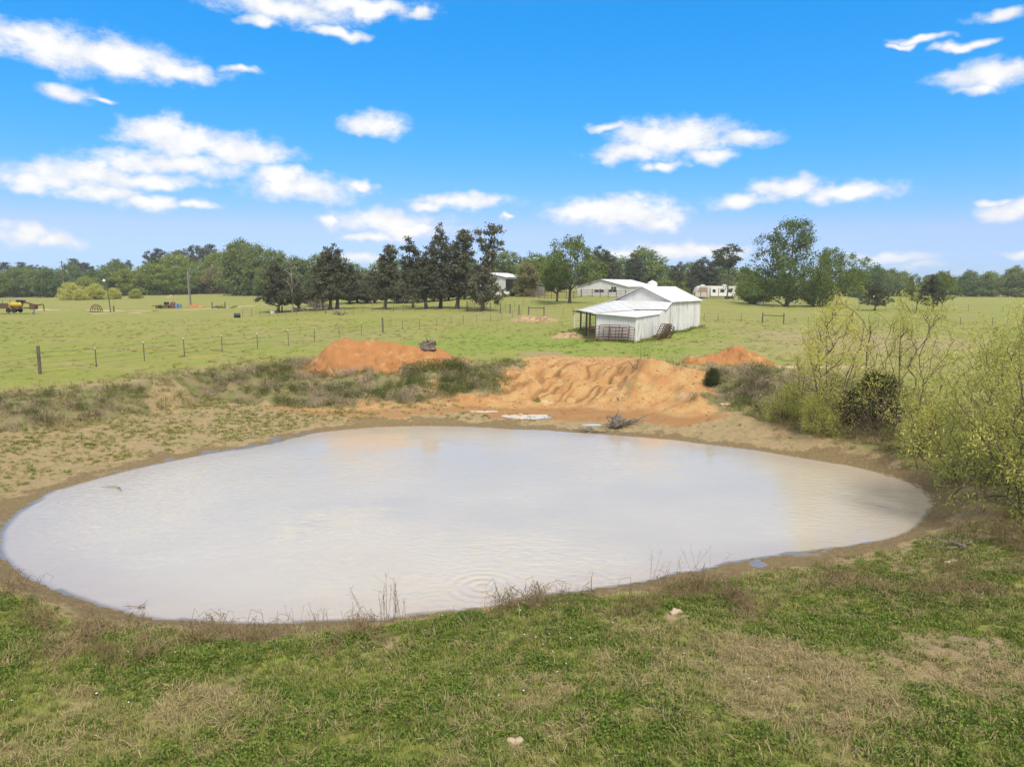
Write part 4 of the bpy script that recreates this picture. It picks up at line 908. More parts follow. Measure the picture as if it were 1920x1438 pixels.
fence('wire fence on thin steel posts running from the pond bank past the big clay heap', [tuple(ground_px(*q)) for q in A_px], 4, 1.12, wood=(1, 11))
B_px = [(x, 575.5 + (x - 455) * .0185) for x in (455, 472, 488, 505, 521, 537, 556, 573, 592, 611, 628, 646, 664, 681, 699, 719, 738, 757, 779, 799, 819, 843, 862, 876)]
fence('wire fence on thin posts running in front of the old cedars', [tuple(on_ground(x, 101 + 4 * (x - 455) / 421)) for x, y in B_px], 4, 1.2, wood=(9, 23), hw=1.5)
C_px = [(919.7, 103), (938.8, 101), (956.7, 99.5), (972.8, 97.5), (991, 95), (1020, 94.5), (1056, 95), (1075, 96)]
fc = fence('short wire fence with a timber corner brace behind the tan dirt heap', [tuple(on_ground(x, Y)) for x, Y in C_px], 4, 1.25, wood=(0, 1, 2, 3, 4, 5), hw=1.35)
p4, p5 = on_ground(991, 95) - np.array(fc.location), on_ground(1020, 94.5) - np.array(fc.location)
MB().tube([p4 + [0, 0, 1.15], p5 + [0, 0, 1.1]], .06, 7).build('brace_rail', M_POST, fc)
fence('thin wire fence climbing the slope toward the machine shed', [tuple(on_ground(x, Y)) for x, Y in [(929.4, 108), (947.8, 111), (964.7, 114), (981.4, 121), (997, 126), (1012, 131), (1027, 136)]], 4, 1.3)
D_px = [(1320, 87), (1346, 87.5), (1389.6, 86.5), (1429, 86), (1469.4, 85.5), (1515, 85), (1560, 84.5), (1597, 84), (1640, 83), (1690, 82), (1745, 81), (1800, 80), (1860, 79), (1930, 78), (2010, 77)]
fd = fence('wire fence with timber brace frames across the right pasture', [tuple(on_ground(x, Y)) for x, Y in D_px], 4, 1.1, wood=(3, 4, 6, 7), hw=1.35)
for (a, b) in ((3, 4), (6, 7)):
    pa_, pb_ = on_ground(*D_px[a]) - np.array(fd.location), on_ground(*D_px[b]) - np.array(fd.location)
    MB().tube([pa_ + [0, 0, 1.02], pb_ + [0, 0, .98]], .055, 7).build('brace_rail', M_POST, fd)
gp = on_ground(879, 104); gate('dark pipe gate between the timber post and the windblown cedar', 2.6, 1.25, 5, 2, M_RUSTD, gp, .05, 0)
# ---- pipe corrals by the barns
def corral(label, pts, h, rails, mat, name='pipe_corral'):
    t_ = thing(name, label, 'fence', pts[0]); P0 = np.array(pts[0])
    for p_ in pts:
        q = np.array(p_) - P0; MB().tube([(q[0], q[1], q[2] - .2), (q[0], q[1], q[2] + h + .12)], .07, 6).build('post', mat, t_)
    for k in range(rails):
        z = h * (k + .7) / rails; mb = MB(); pl = [tuple(np.array(p_) - P0 + np.array([0, 0, z])) for p_ in pts]
        for a, b in zip(pl[:-1], pl[1:]): mb.tube([a, b], .04, 5, False)
        mb.build('rail', mat, t_)
corral('rust brown pipe corral between the small shed and the long barn', [tuple(on_ground(x, Y)) for x, Y in [(983, 143), (996, 143), (1010, 143), (1021, 142), (1034, 142), (1047, 142), (1062, 143), (1075, 146), (1090, 150)]], 1.5, 5, M_RUST)
corral('rust brown pipe corral in front of the long barn windows', [tuple(on_ground(x, Y)) for x, Y in [(1089, 151), (1110, 150), (1125, 150), (1140, 149), (1155, 149), (1172, 149), (1190, 150)]], 1.6, 5, M_RUSTD)
corral('dark pipe corral panels in front of the motorhome', [tuple(on_ground(x, Y)) for x, Y in [(1290, 163), (1302, 163), (1313, 163), (1325, 163)]], 1.7, 4, M_RUSTD)
corral('low dark pipe fence beside the great oak', [tuple(on_ground(x, Y)) for x, Y in [(1384, 160), (1405, 158), (1420, 157), (1440, 155), (1460, 152)]], 1.2, 3, M_IRON)
fence('thin fence along the foot of the great oak', [tuple(on_ground(x, Y)) for x, Y in [(1450, 126), (1490, 126), (1530, 126), (1570, 125), (1610, 125), (1660, 124), (1710, 123), (1760, 122), (1815, 121), (1880, 120)]], 3, 1.2)

# ------------------------------------------------------------------ poles
def pole(label, px, Y, h, r, mat, lean=0.0, lamp=False, cross=False, box=False):
    t_ = thing('light_pole' if lamp else 'utility_pole', label, 'pole', on_ground(px, Y))
    MB().tube([(0, 0, -.3), (lean * .5, 0, h / 2), (lean, 0, h)], [r, r * .9, r * .75], 8).build('shaft', mat, t_)
    if lamp:
        o_ = MB().tube([(lean, 0, h - .15), (lean - .3, 0, h)], .03, 6).build('arm', M_GREY, t_); MB().lathe([(.03, -.22), (.2, -.16), (.22, 0), (.13, .14), (.03, .18)], 12, (lean - .34, 0, h + .02)).build('lamp', M_WHITE, o_)
    if cross: MB().box((lean, 0, h - .5), (1.8, .1, .12)).build('crossarm', mat, t_)
    if box: MB().lathe([(.05, -.4), (.2, -.38), (.2, .38), (.05, .42)], 10, (lean + .3, 0, h - 1.2)).build('transformer', M_GREY, t_)
pole('leaning yard light pole with white lamp beside the round cage feeder', 208, 118, 5.2, .09, M_IRON, -.4, lamp=True)
pole('tall pale utility pole with a transformer behind the orange sand heap', 356, 145, 7.0, .11, M_GREY, -.05, box=True)
pole('tall dark pole standing right beside the pale utility pole', 358.6, 144, 7.3, .12, M_POST, -.1)
pole('dark utility pole with short crossarm in front of the left woodland', 122, 215, 11.5, .16, M_POST, -.1, cross=True)

# ------------------------------------------------------------------ farm gear in the left pasture
tl = thing('farm_trailer', 'rusty flat farm trailer with rack and long gooseneck carrying a yellow tank', 'trailer', on_ground(12, 113))
MB().box((0, 0, .75), (7.4, 1.9, .14)).build('deck', M_RUSTD, tl)
MB().box((-1.2, -.94, 1.15), (4.6, .06, .7)).build('side_panel', M_RUSTD, tl)
MB().tube([(-3.6, -.9, 1.95), (2.2, -.9, 2.15), (3.1, -.9, 2.1)], .06, 6).build('rack_rail', M_GREY, tl)
for x in (-3.4, -2.2, -1, .2, 1.4, 2.6): MB().tube([(x, -.9, .8), (x, -.9, 2.05 + x * .03)], .04, 5).build('rack_post', M_RUSTD, tl)
MB().tube([(3.0, -.3, 1.75), (4.2, -.3, 1.45), (5.1, -.3, 1.15), (6.0, -.3, 1.35), (6.2, -.3, 1.3), (6.25, -.3, .25)], [.13, .12, .12, .1, .09, .07], 6).build('gooseneck', M_RUSTD, tl)
MB().box((4.55, -.2, .95), (.9, .7, .8)).build('hitch_box', M_RUSTD, tl); MB().box((2.7, -.3, 1.75), (.9, .9, .5)).build('pump_engine', M_BLACK, tl)
MB().tube([(4.6, -.2, .05), (4.6, -.2, .9)], .07, 6).build('jack_leg', M_GREY, tl)
for (x, y) in ((.9, -.75), (1.75, -.75), (.9, .75), (1.75, .75)): wheel(tl, x, y, .38, .24, M_WHITE)
yt = thing('spray_tank', 'yellow cylindrical spray tank lying on the rusty trailer', 'tank', np.array(tl.location) + [2.05, -.55, .82])
MB().lathe([(.05, -1.0), (.34, -.95), (.42, -.8), (.42, .8), (.34, .95), (.05, 1.0)], 16, (0, 0, .5), 'X').build('body', M_YELLOW, yt, True); MB().lathe([(.12, .9), (.12, 1.0), (.03, 1.0)], 10).build('cap', M_BLACK, yt)
for x in (-.6, .6): MB().box((x, 0, .12), (.1, .7, .24)).build('saddle', M_RUSTD, yt)
bk = thing('bucket', 'blue grey bucket on the grass under the trailer gooseneck', 'bucket', on_ground(63, 111)); MB().lathe([(.14, 0), (.18, .38), (.16, .38), (.12, .04)], 12).build('body', M_BLUE, bk); MB().tube([(-.17, 0, .38), (0, 0, .54), (.17, 0, .38)], .01, 5).build('handle', M_GREY, bk)
cg = thing('cage_feeder', 'round wire cage feeder rusting beside the yard light pole', 'feeder', on_ground(181, 119))
for k in range(7):
    a = math.pi * k / 7; MB().tube([(1.0 * math.cos(a) * math.cos(q), .9 * math.sin(a) * math.cos(q), 1.35 * math.sin(q)) for q in np.linspace(0, math.pi, 11)], .028, 5, False).build('hoop', M_RUSTD, cg)
for z in (.1, .55, .95): MB().tube([(math.cos(q) * math.sqrt(max(0, 1 - (z / 1.35) ** 2)), .9 * math.sin(q) * math.sqrt(max(0, 1 - (z / 1.35) ** 2)), z) for q in np.linspace(0, 2 * math.pi, 17)], .026, 5, False).build('ring', M_RUSTD, cg)
def single_post(label, px, Y, h):
    o_ = MB().tube([(0, 0, -.3), (.02, 0, h * .6), (.04, 0, h)], [.13, .12, .10], 8).build('wooden_post', M_POST); o_.location = tuple(on_ground(px, Y)); tag(o_, label, 'post')
single_post('short wooden post beside the yard light pole', 213.5, 119, 1.0); single_post('wooden post at the left end of the low rusty scrap row', 398, 132, 1.25); single_post('wooden post standing in the middle of the low rusty scrap row', 422, 132, 1.3); single_post('short dark stump post at the foot of the cedar beside the bare tree', 529, 112.5, .95)
im = thing('disc_harrow', 'rusty disc harrow parked beside the blue drums', 'implement', on_ground(309, 134))
MB().box((0, 0, .55), (3.2, .12, .12)).build('frame_bar', M_RUSTD, im); MB().box((0, .9, .55), (3.2, .12, .12)).build('frame_bar', M_RUSTD, im); MB().box((-1.2, .45, .6), (.12, 1.0, .1)).build('frame_bar', M_RUSTD, im); MB().box((1.2, .45, .6), (.12, 1.0, .1)).build('frame_bar', M_RUSTD, im)
for k in range(9): MB().lathe([(.03, -.02), (.30, -.05), (.30, -.03), (.03, .02)], 12, (-1.5 + k * .37, -.05, .31), 'X').build('disc', M_RUSTD, im)
MB().tube([(-1.4, .4, .6), (-2.6, .3, .45)], .07, 6).build('drawbar', M_RUSTD, im); MB().box((.2, .4, .95), (.7, .6, .55)).build('seat_box', M_BLACK, im)
for x in (-1.0, .9): wheel(im, x, .5, .36, .2)
rt_ = thing('scrap_tank', 'rust red scrap tank standing between harrow and blue drums', 'tank', on_ground(325, 134)); MB().lathe([(.1, 0), (.5, .02), (.52, .1), (.52, 1.0), (.4, 1.15), (.1, 1.2)], 14).build('body', M_RUST, rt_); MB().lathe([(.12, 1.15), (.12, 1.3), (.02, 1.3)], 8).build('neck', M_RUSTD, rt_)
for (px, lab) in [(331.5, 'blue plastic drum next to the rust red scrap tank'), (338, 'blue plastic drum at the right end of the drum pair')]:
    dr_ = thing('plastic_drum', lab, 'drum', on_ground(px, 133.5), 0, 'blue drums by the track'); MB().lathe([(.05, 0), (.29, 0), (.31, .05), (.29, .3), (.31, .34), (.29, .6), (.31, .64), (.29, .92), (.05, .95)], 14).build('body', M_BLUE, dr_); MB().lathe([(.05, .94), (.05, .99), (.01, .99)], 8, (.15, 0, 0)).build('bung', M_WHITE, dr_)
dm = thing('metal_drum', 'black drum lying on its side alone in the pasture', 'drum', on_ground(445, 98), R(20)); MB().lathe([(.05, -.42), (.30, -.42), (.32, -.38), (.30, 0), (.32, .38), (.30, .42), (.05, .42)], 16, (0, 0, .3), 'X').build('shell', M_BLACK, dm); MB().lathe([(.02, .40), (.27, .40), (.27, .425), (.02, .425)], 16, (0, 0, .3), 'X').build('lid', M_GREY, dm)
sc_ = thing('scrap_row', 'low tangle of rusty scrap bars between two wooden posts', 'scrap', on_ground(410, 133)); rg = random.Random(8)
for k in range(14):
    x = rg.uniform(-1.6, 2.6); MB().tube([(x, rg.uniform(-.4, .4), rg.uniform(.03, .1)), (x + rg.uniform(.5, 1.4), rg.uniform(-.4, .4), rg.uniform(.1, .65))], .05, 5).build('bar', M_RUSTD, sc_)
sg = thing('round_sign', 'small round pale sign on a thin post among the cedars', 'sign', on_ground(759.5, 138)); MB().tube([(0, 0, -.2), (0, 0, 1.5)], .03, 6).build('post', M_IRON, sg); MB().lathe([(.02, -.01), (.34, -.01), (.34, .01), (.02, .01)], 16, (0, -.04, 1.55), 'Y').build('plate', M_CREAM, sg)
wt = thing('white_trough', 'low white trough on the grass under the great oak', 'trough', on_ground(1424, 140), .1); MB().lathe([(.5, 0), (.62, .0), (.72, .62), (.68, .62), (.58, .1), (.05, .1)], 18).build('basin', M_WHITE, wt); MB().box((.9, 0, .3), (.25, .25, .6)).build('valve_box', M_WHITE, wt)
pl_ = thing('feed_tub', 'pale tub lying at the foot of the cedar beside the bare tree', 'tub', on_ground(511, 110)); MB().lathe([(.32, 0), (.42, .42), (.38, .42), (.28, .06), (.03, .06)], 14).build('shell', M_WHITE, pl_); MB().tube([(.42, 0, .42), (.5, 0, .3)], .02, 5).build('handle', M_BLACK, pl_)

# ------------------------------------------------------------------ tracks and heaps
def strip(name, label, pts, w, mat, lift=.03):
    P_ = [np.array(p_) for p_ in pts]; V = []; n = 0
    dens = []
    for a, b in zip(P_[:-1], P_[1:]):
        m_ = max(2, int(np.linalg.norm(b - a) / 1.2)); dens += [a + (b - a) * k / m_ for k in range(m_)]
    dens.append(P_[-1]); nw = 5
    for k, p_ in enumerate(dens):
        d = dens[min(k + 1, len(dens) - 1)] - dens[max(k - 1, 0)]; d = d[:2] / np.hypot(*d[:2]); nrm = np.array([-d[1], d[0]]); ww = w * (1 + .45 * vnoise(np.array([k * .31]), np.array([2.2]))[0])
        for j in range(nw):
            q = p_[:2] + nrm * ww * (j / (nw - 1) - .5); V.append((q[0], q[1], H(*q) + (lift if 0 < j < nw - 1 else -.04)))
    F = [(k * nw + j, (k + 1) * nw + j, (k + 1) * nw + j + 1, k * nw + j + 1) for k in range(len(dens) - 1) for j in range(nw - 1)]
    F = [f[::-1] for f in F]
    me = bpy.data.meshes.new(name); me.from_pydata(V, [], F); me.shade_smooth(); me.materials.append(mat); tag(link_mesh(name, me), label, 'track', kind='structure')
M_TRACK = surf('sandy_track', (.50, .365, .235), (.40, .285, .175), .6, .95, bump=.3, bscale=5)
strip('dirt_track', 'pale sandy farm track crossing the left pasture', [on_ground(x, Y) for x, Y in [(70, 134), (130, 130), (180, 126), (230, 123), (290, 123.5), (345, 126), (390, 131), (425, 137), (470, 143), (520, 148)]], 2.2, M_TRACK)
strip('dirt_track', 'faint second sandy wheel track beside the farm track', [on_ground(x, Y) for x, Y in [(165, 112), (200, 113.5), (240, 114.5), (290, 115)]], 1.3, M_TRACK)
strip('dirt_track', 'bare sandy strip along the top of the right bank', [on_ground(x, Y) for x, Y in [(1432, 40.3), (1500, 40), (1570, 39.6), (1640, 39)]], .9, M_TRACK)
def heap(name, label, cx_, cy_, rx, ry, prof, mat, seed, cat='dirt heap', rot=0.0, res=64, rough=.16):
    u = np.linspace(-1.15, 1.15, res * 2); v = np.linspace(-1.15, 1.15, res); U, V_ = np.meshgrid(u, v)
    wob = 1 + .16 * fbm(U * 2.2 + seed, V_ * 2.2, 3, seed)
    hx = np.interp(np.abs(U) * np.sign(U) * wob, [p_[0] for p_ in prof], [p_[1] for p_ in prof]); hv = np.clip(1 - (np.abs(V_) * wob) ** 1.7, -.3, 1)
    h = hx * np.clip(hv, 0, 1); n_ = fbm(U * 4 * rx / 2, V_ * 4 * ry / 2, 4, seed + 3); h = h * (1 + rough * 2 * n_) + rough * .5 * n_ * (h > .04) + rough * .35 * fbm(U * 9 * rx, V_ * 9 * ry, 2, seed + 5) * (h > .05)
    X = cx_ + U * rx * math.cos(rot) - V_ * ry * math.sin(rot); Y_ = cy_ + U * rx * math.sin(rot) + V_ * ry * math.cos(rot)
    Z = land(X.ravel(), Y_.ravel()).reshape(X.shape) + np.where(h > .015, h, -.08)
    c0 = np.array([cx_, cy_, H(cx_, cy_)]); n1, n2 = X.shape; id_ = np.arange(n1 * n2).reshape(n1, n2)
    F = np.stack([id_[:-1, :-1], id_[:-1, 1:], id_[1:, 1:], id_[1:, :-1]], -1).reshape(-1, 4)
    me = np_mesh(name, np.stack([X.ravel() - c0[0], Y_.ravel() - c0[1], Z.ravel() - c0[2]], 1), F, mat, True); o_ = link_mesh(name, me); o_.location = c0
    return tag(o_, label, cat)
q = on_ground(722, 41.6)
heap('clay_heap', 'long orange clay heap behind the far bank with grass tuft on top', q[0], q[1], 4.75, 2.0, [(-1.1, 0), (-1, .02), (-.8, .55), (-.66, 1.3), (-.52, 1.5), (-.42, 1.36), (-.1, 1.3), (.15, 1.25), (.35, .92), (.62, .88), (.78, .62), (1, .05), (1.1, 0)], M_CLAYHEAP, 3, rough=.09)
q = on_ground(1372, 41.2)
heap('clay_heap', 'smaller pointed orange clay heap on the right bank', q[0], q[1], 2.5, 1.4, [(-1.1, 0), (-1, .15), (-.85, .4), (-.6, .38), (-.3, .55), (.0, .95), (.12, 1.02), (.4, .72), (.75, .3), (1, .03), (1.1, 0)], M_CLAYHEAP, 9)
q = on_ground(1066, 63); heap('dirt_heap', 'low tan heap of old hay and dirt beside the barn bay', q[0], q[1], 1.5, 1.0, [(-1.1, 0), (-1, .05), (-.5, .38), (0, .42), (.5, .3), (1, .04), (1.1, 0)], M_TANHEAP, 12)
q = on_ground(1003, 88); heap('dirt_heap', 'low spread tan dirt heap at the fence corner brace', q[0], q[1], 2.7, 1.5, [(-1.1, 0), (-1, .03), (-.5, .5), (0, .42), (.5, .35), (1, .03), (1.1, 0)], M_TANHEAP, 14)
q = on_ground(366, 136); heap('sand_heap', 'small orange sand heap at the foot of the utility pole', q[0], q[1], 2.0, 1.0, [(-1.1, 0), (-1, .03), (0, .62), (.5, .35), (1, .03), (1.1, 0)], M_CLAYHEAP, 16)
q = on_ground(320, 205); heap('sand_heap', 'small pale heap at the edge of the left woodland', q[0], q[1], 1.5, 1.0, [(-1.1, 0), (-1, .03), (0, .9), (.5, .5), (1, .03), (1.1, 0)], M_TANHEAP, 17)

# ------------------------------------------------------------------ dead wood, stumps, stones, puddles
def deadwood(name, label, loc, seed, n, L, cat, r=.03, up=.5, root=None):
    rg = random.Random(seed); t_ = thing(name, label, cat, loc)
    for k in range(n):
        a = rg.uniform(0, 6.28); l_ = L * rg.uniform(.5, 1); e = rg.uniform(.05, up); p0 = Vector((rg.uniform(-.15, .15) * L, rg.uniform(-.15, .15) * L, .04))
        pts = [p0 + Vector((math.cos(a) * l_ * f, math.sin(a) * l_ * f * .6, l_ * e * f)) + Vector((rg.uniform(-1, 1), rg.uniform(-1, 1), rg.uniform(-.5, .6))) * .08 * l_ for f in (0, .3, .6, 1)]
        pts = [Vector((p_.x, p_.y, max(p_.z, .01))) for p_ in pts]; pts[0] = p0
        o_ = MB().tube(pts, [r * 1.3, r, r * .7, r * .3], 5).build('branch', DEADWOOD, t_)
        for q_ in range(2):
            b0 = pts[2]; d = Vector((rg.uniform(-1, 1), rg.uniform(-1, 1), rg.uniform(0, .8))) * l_ * .3; MB().tube([b0, b0 + d * .5, b0 + d], [r * .5, r * .35, r * .15], 4).build('twig', DEADWOOD, o_)
    if root:
        mb = MB(); mb.lathe(root, 9, (0, 0, 0)); mb.v = [(v[0] * (1 + rg.uniform(-.45, .35)), v[1] * (1 + rg.uniform(-.45, .35)), v[2] * (1 + rg.uniform(-.3, .3))) for v in mb.v]; mb.build('root_ball', DEADWOOD, t_, False)
        for k in range(16):
            a = rg.uniform(0, 6.28); l_ = rg.uniform(.25, .55); e = rg.uniform(-.1, 1.2); MB().tube([(0, 0, .2), (math.cos(a) * l_ * .5, math.sin(a) * l_ * .5, .2 + e * l_ * .4), (math.cos(a + .4) * l_, math.sin(a + .4) * l_, max(.02, .2 + e * l_ * .7))], [.07, .045, .012], 5).build('root', DEADWOOD, t_)
    return t_
q = ground_px(1158, 801); deadwood('driftwood_stump', 'dark uprooted stump with bare limbs at the far water edge', q, 3, 11, 1.25, 'stump', .04, .5, [(.05, .0), (.28, .02), (.34, .2), (.24, .42), (.1, .55), (.02, .58)])
q = np.array(at_z(1112, 810, ZW)); deadwood('drift_branch', 'bare branches lying in the water beside the uprooted stump', q, 6, 7, 1.1, 'branch', .025, .25)
q = on_ground(805, 41.3); q[2] += .95; ST = deadwood('tree_stump', 'dark rotten tree stump with pale splinter on the long clay heap', q, 12, 4, .7, 'stump', .05, .9, [(.1, -.1), (.42, -.05), (.46, .2), (.38, .36), (.12, .42), (.02, .40)])
q = on_ground(640, 99); deadwood('brush_pile', 'small pile of bare fallen branches in front of the cedars', q, 15, 14, 2.0, 'branches', .06, .45)
q = on_ground(575, 113); deadwood('log_pile', 'long low pile of cut limbs beside the leaning small cedar', q, 17, 8, 2.6, 'logs', .16, .12)
deadwood('brush_pile', 'tall dark brush pile under the three close cedars', on_ground(600, 122), 19, 40, 3.2, 'branches', .07, .7)
deadwood('fallen_branch', 'pale bare branch lying on the grass of the near bank', ground_px(365, 1215), 23, 3, 1.0, 'branch', .012, .2)
deadwood('fallen_branch', 'bare sticks scattered under the right willow near the shore', ground_px(1800, 1030), 29, 9, 1.3, 'branch', .016, .12)
deadwood('drift_branch', 'thin dark stick floating at the left edge of the pond', np.array(at_z(222, 915, ZW)), 33, 2, .7, 'branch', .015, .06)
deadwood('drift_branch', 'dark stick at the near left waterline', np.array(at_z(268, 1140, ZW)), 35, 2, .5, 'branch', .014, .1)
deadwood('fallen_branch', 'small bare branch stuck in the clay of the ramp side', ground_px(1158, 752), 37, 2, .7, 'branch', .02, .6)
deadwood('fallen_branch', 'pale crooked stick lying on the right shoulder of the ramp', ground_px(1195, 694), 38, 3, .9, 'branch', .02, .9)
deadwood('fallen_branch', 'brown sticks and bark at the foot of the willow thicket', ground_px(1530, 812), 41, 10, 1.4, 'branch', .02, .2)
def stone(label, px, py, s_, seed):
    rg = np.random.RandomState(seed); mb = MB(); prof = [(.05, -.35), (.62, -.2), (.95, .05), (.82, .38), (.45, .58), (.05, .62)]; mb.lathe(prof, 11)
    mb.v = [tuple(np.array(v) * s_ * np.array([1.15, .85, .75]) * (1 + .16 * math.sin(v[0] * 5 + seed) + .12 * rg.normal())) for v in mb.v]
    o_ = mb.build('stone', M_ROCK, None, True); p_ = ground_px(px, py); o_.location = (p_[0], p_[1], p_[2] + .05 * s_); o_.rotation_euler = (0, 0, seed); tag(o_, label, 'stone')
stone('large pale rounded stone at the foot of the bramble bank', 1364, 761, .24, 1); stone('smaller mossy stone touching the large pale stone by the brambles', 1354, 760, .16, 2)
stone('flat pale stone on the bare ground near the right shore', 1785, 1056, .14, 3); stone('small orange stone under the dark willow thicket', 1620, 814, .11, 4); stone('tiny pale stone beside the small orange stone', 1638, 821, .07, 5)
stone('buff stone half buried at the bottom of the near bank', 968, 1392, .10, 6); stone('pale stone on the bare sand patch of the near bank', 1268, 1150, .13, 7); stone('small pale stone at the right edge of the near grass', 1890, 1070, .10, 8)
stone('small clod standing in the puddle', 976, 778, .13, 9); stone('brown clod at the puddle edge', 962, 780, .09, 10)
def puddle(label, px, py, rx, ry, seed):
    p_ = ground_px(px, py); n = 60; V = [(0, 0, 0)]; th_ = np.linspace(0, 2 * np.pi, n, endpoint=False)
    for a in th_: k_ = 1 + .4 * fbm(np.array([math.cos(a) * 1.3 + seed]), np.array([math.sin(a) * 1.3]), 3, seed)[0]; V.append((rx * k_ * math.cos(a), ry * k_ * math.sin(a), 0))
    me = bpy.data.meshes.new('puddle'); me.from_pydata(V, [], [(0, 1 + k, 1 + (k + 1) % n) for k in range(n)]); me.materials.append(PUDDLE)
    o_ = link_mesh('puddle', me); o_.location = (PUDS[seed][0], PUDS[seed][1], PUDS[seed][4] + .012); tag(o_, label, 'puddle', kind='structure')
puddle('still white puddle in the wet clay below the ramp', 985, 780, 1.3, .62, 0); puddle('thin puddle in the mud beside the uprooted stump', 1110, 795, .5, .22, 1); puddle('shallow mossy puddle left of the white puddle', 900, 770, .85, .24, 2)

# ------------------------------------------------------------------ small plants: blades, leaves, canes
L_GRASS = leaf_mat('grass_blades', (.165, .215, .042), (.300, .320, .085), .4, c=(.46, .38, .195))
L_PAST = leaf_mat('pasture_blades', (.225, .25, .055), (.32, .315, .085), .45, c=(.44, .37, .20))
L_STRAW = leaf_mat('dry_straw', (.44, .36, .185), (.30, .235, .125), .25)
L_WEED = leaf_mat('low_weed_leaves', (.085, .150, .026), (.205, .265, .056), .35)
L_CANE = leaf_mat('bramble_canes', (.24, .19, .125), (.40, .33, .22), .0)
L_VINE = leaf_mat('bramble_leaves', (.085, .115, .032), (.185, .190, .062), .3)
L_MUDW = leaf_mat('dry_shore_stems', (.27, .20, .11), (.17, .125, .065), .1)
L_FLOWER = leaf_mat('white_petals', (.75, .75, .72), (.8, .8, .78), .2)
def blades(rng, n, radius, h0, h1, w, lean=.5, curl=.5):
    a = rng.uniform(0, 2 * np.pi, n); r = radius * np.sqrt(rng.rand(n)); b = np.stack([r * np.cos(a), r * np.sin(a), np.zeros(n)], 1)
    h = rng.uniform(h0, h1, n); da = a + rng.normal(0, .9, n); d = np.stack([np.cos(da), np.sin(da), np.zeros(n)], 1); s_ = np.stack([-np.sin(da), np.cos(da), np.zeros(n)], 1)
    ln = lean * rng.uniform(.3, 1.3, n); up = np.array([0, 0, 1.])
    mid = b + d * (h * ln * .35)[:, None] + up * (h * .6)[:, None]; tip = b + d * (h * ln)[:, None] * 1.1 + up * (h * (1 - curl * ln * .6))[:, None]
    ww = (w * rng.uniform(.7, 1.3, n))[:, None]
    V = np.stack([b - s_ * ww, b + s_ * ww, mid + s_ * ww * .8, mid - s_ * ww * .8, tip], 1).reshape(-1, 3); i = np.arange(n)[:, None] * 5
    F = [tuple(f) for f in np.concatenate([i, i + 1, i + 2, i + 3], 1).tolist()] + [tuple(f) for f in np.concatenate([i + 3, i + 2, i + 4], 1).tolist()]
    return V, F, np.repeat(rng.rand(n), 5)
def proto(name, V, F, tint, mat):
    me = bpy.data.meshes.new(name); me.from_pydata(np.asarray(V).tolist(), [], F); me.update(); me.materials.append(mat); set_attr(me, 'tint', tint)
    return bpy.data.objects.new(name, me)
def leaf_proto(name, seed, n, radius, h, size, mat, aspect=.7):
    rng = np.random.RandomState(seed); a = rng.uniform(0, 6.283, n); r = radius * np.sqrt(rng.rand(n)); C = np.stack([r * np.cos(a), r * np.sin(a), .01 + h * rng.rand(n) * (1 - (r / radius) ** 2 * .6)], 1)
    return bpy.data.objects.new(name, leaf_mesh(name, C, size, rng, mat, aspect))
def cane_proto(name, seed, n, L, mat, r=.008, spread=.6, leaves=0, hgt=.6):
    rng = np.random.RandomState(seed); mb = MB(); tips = []
    for k in range(n):
        a = rng.uniform(0, 6.283); b = np.array([rng.uniform(-spread, spread), rng.uniform(-spread, spread), 0]); l_ = L * rng.uniform(.5, 1.2); z = hgt * rng.uniform(.4, 1.2)
        pts = [b + np.array([math.cos(a) * l_ * f, math.sin(a) * l_ * f, z * math.sin(math.pi * min(1, f * .85 + .08))]) + rng.normal(size=3) * .04 * (f > 0) for f in (0, .25, .5, .75, 1)]
        mb.tube(pts, [r, r, r * .8, r * .6, r * .3], 3, False); tips += pts[1:]
    me = mb.mesh(name, mat); set_attr(me, 'tint', np.repeat(rng.rand(n), 15)); return bpy.data.objects.new(name, me), np.array(tips)
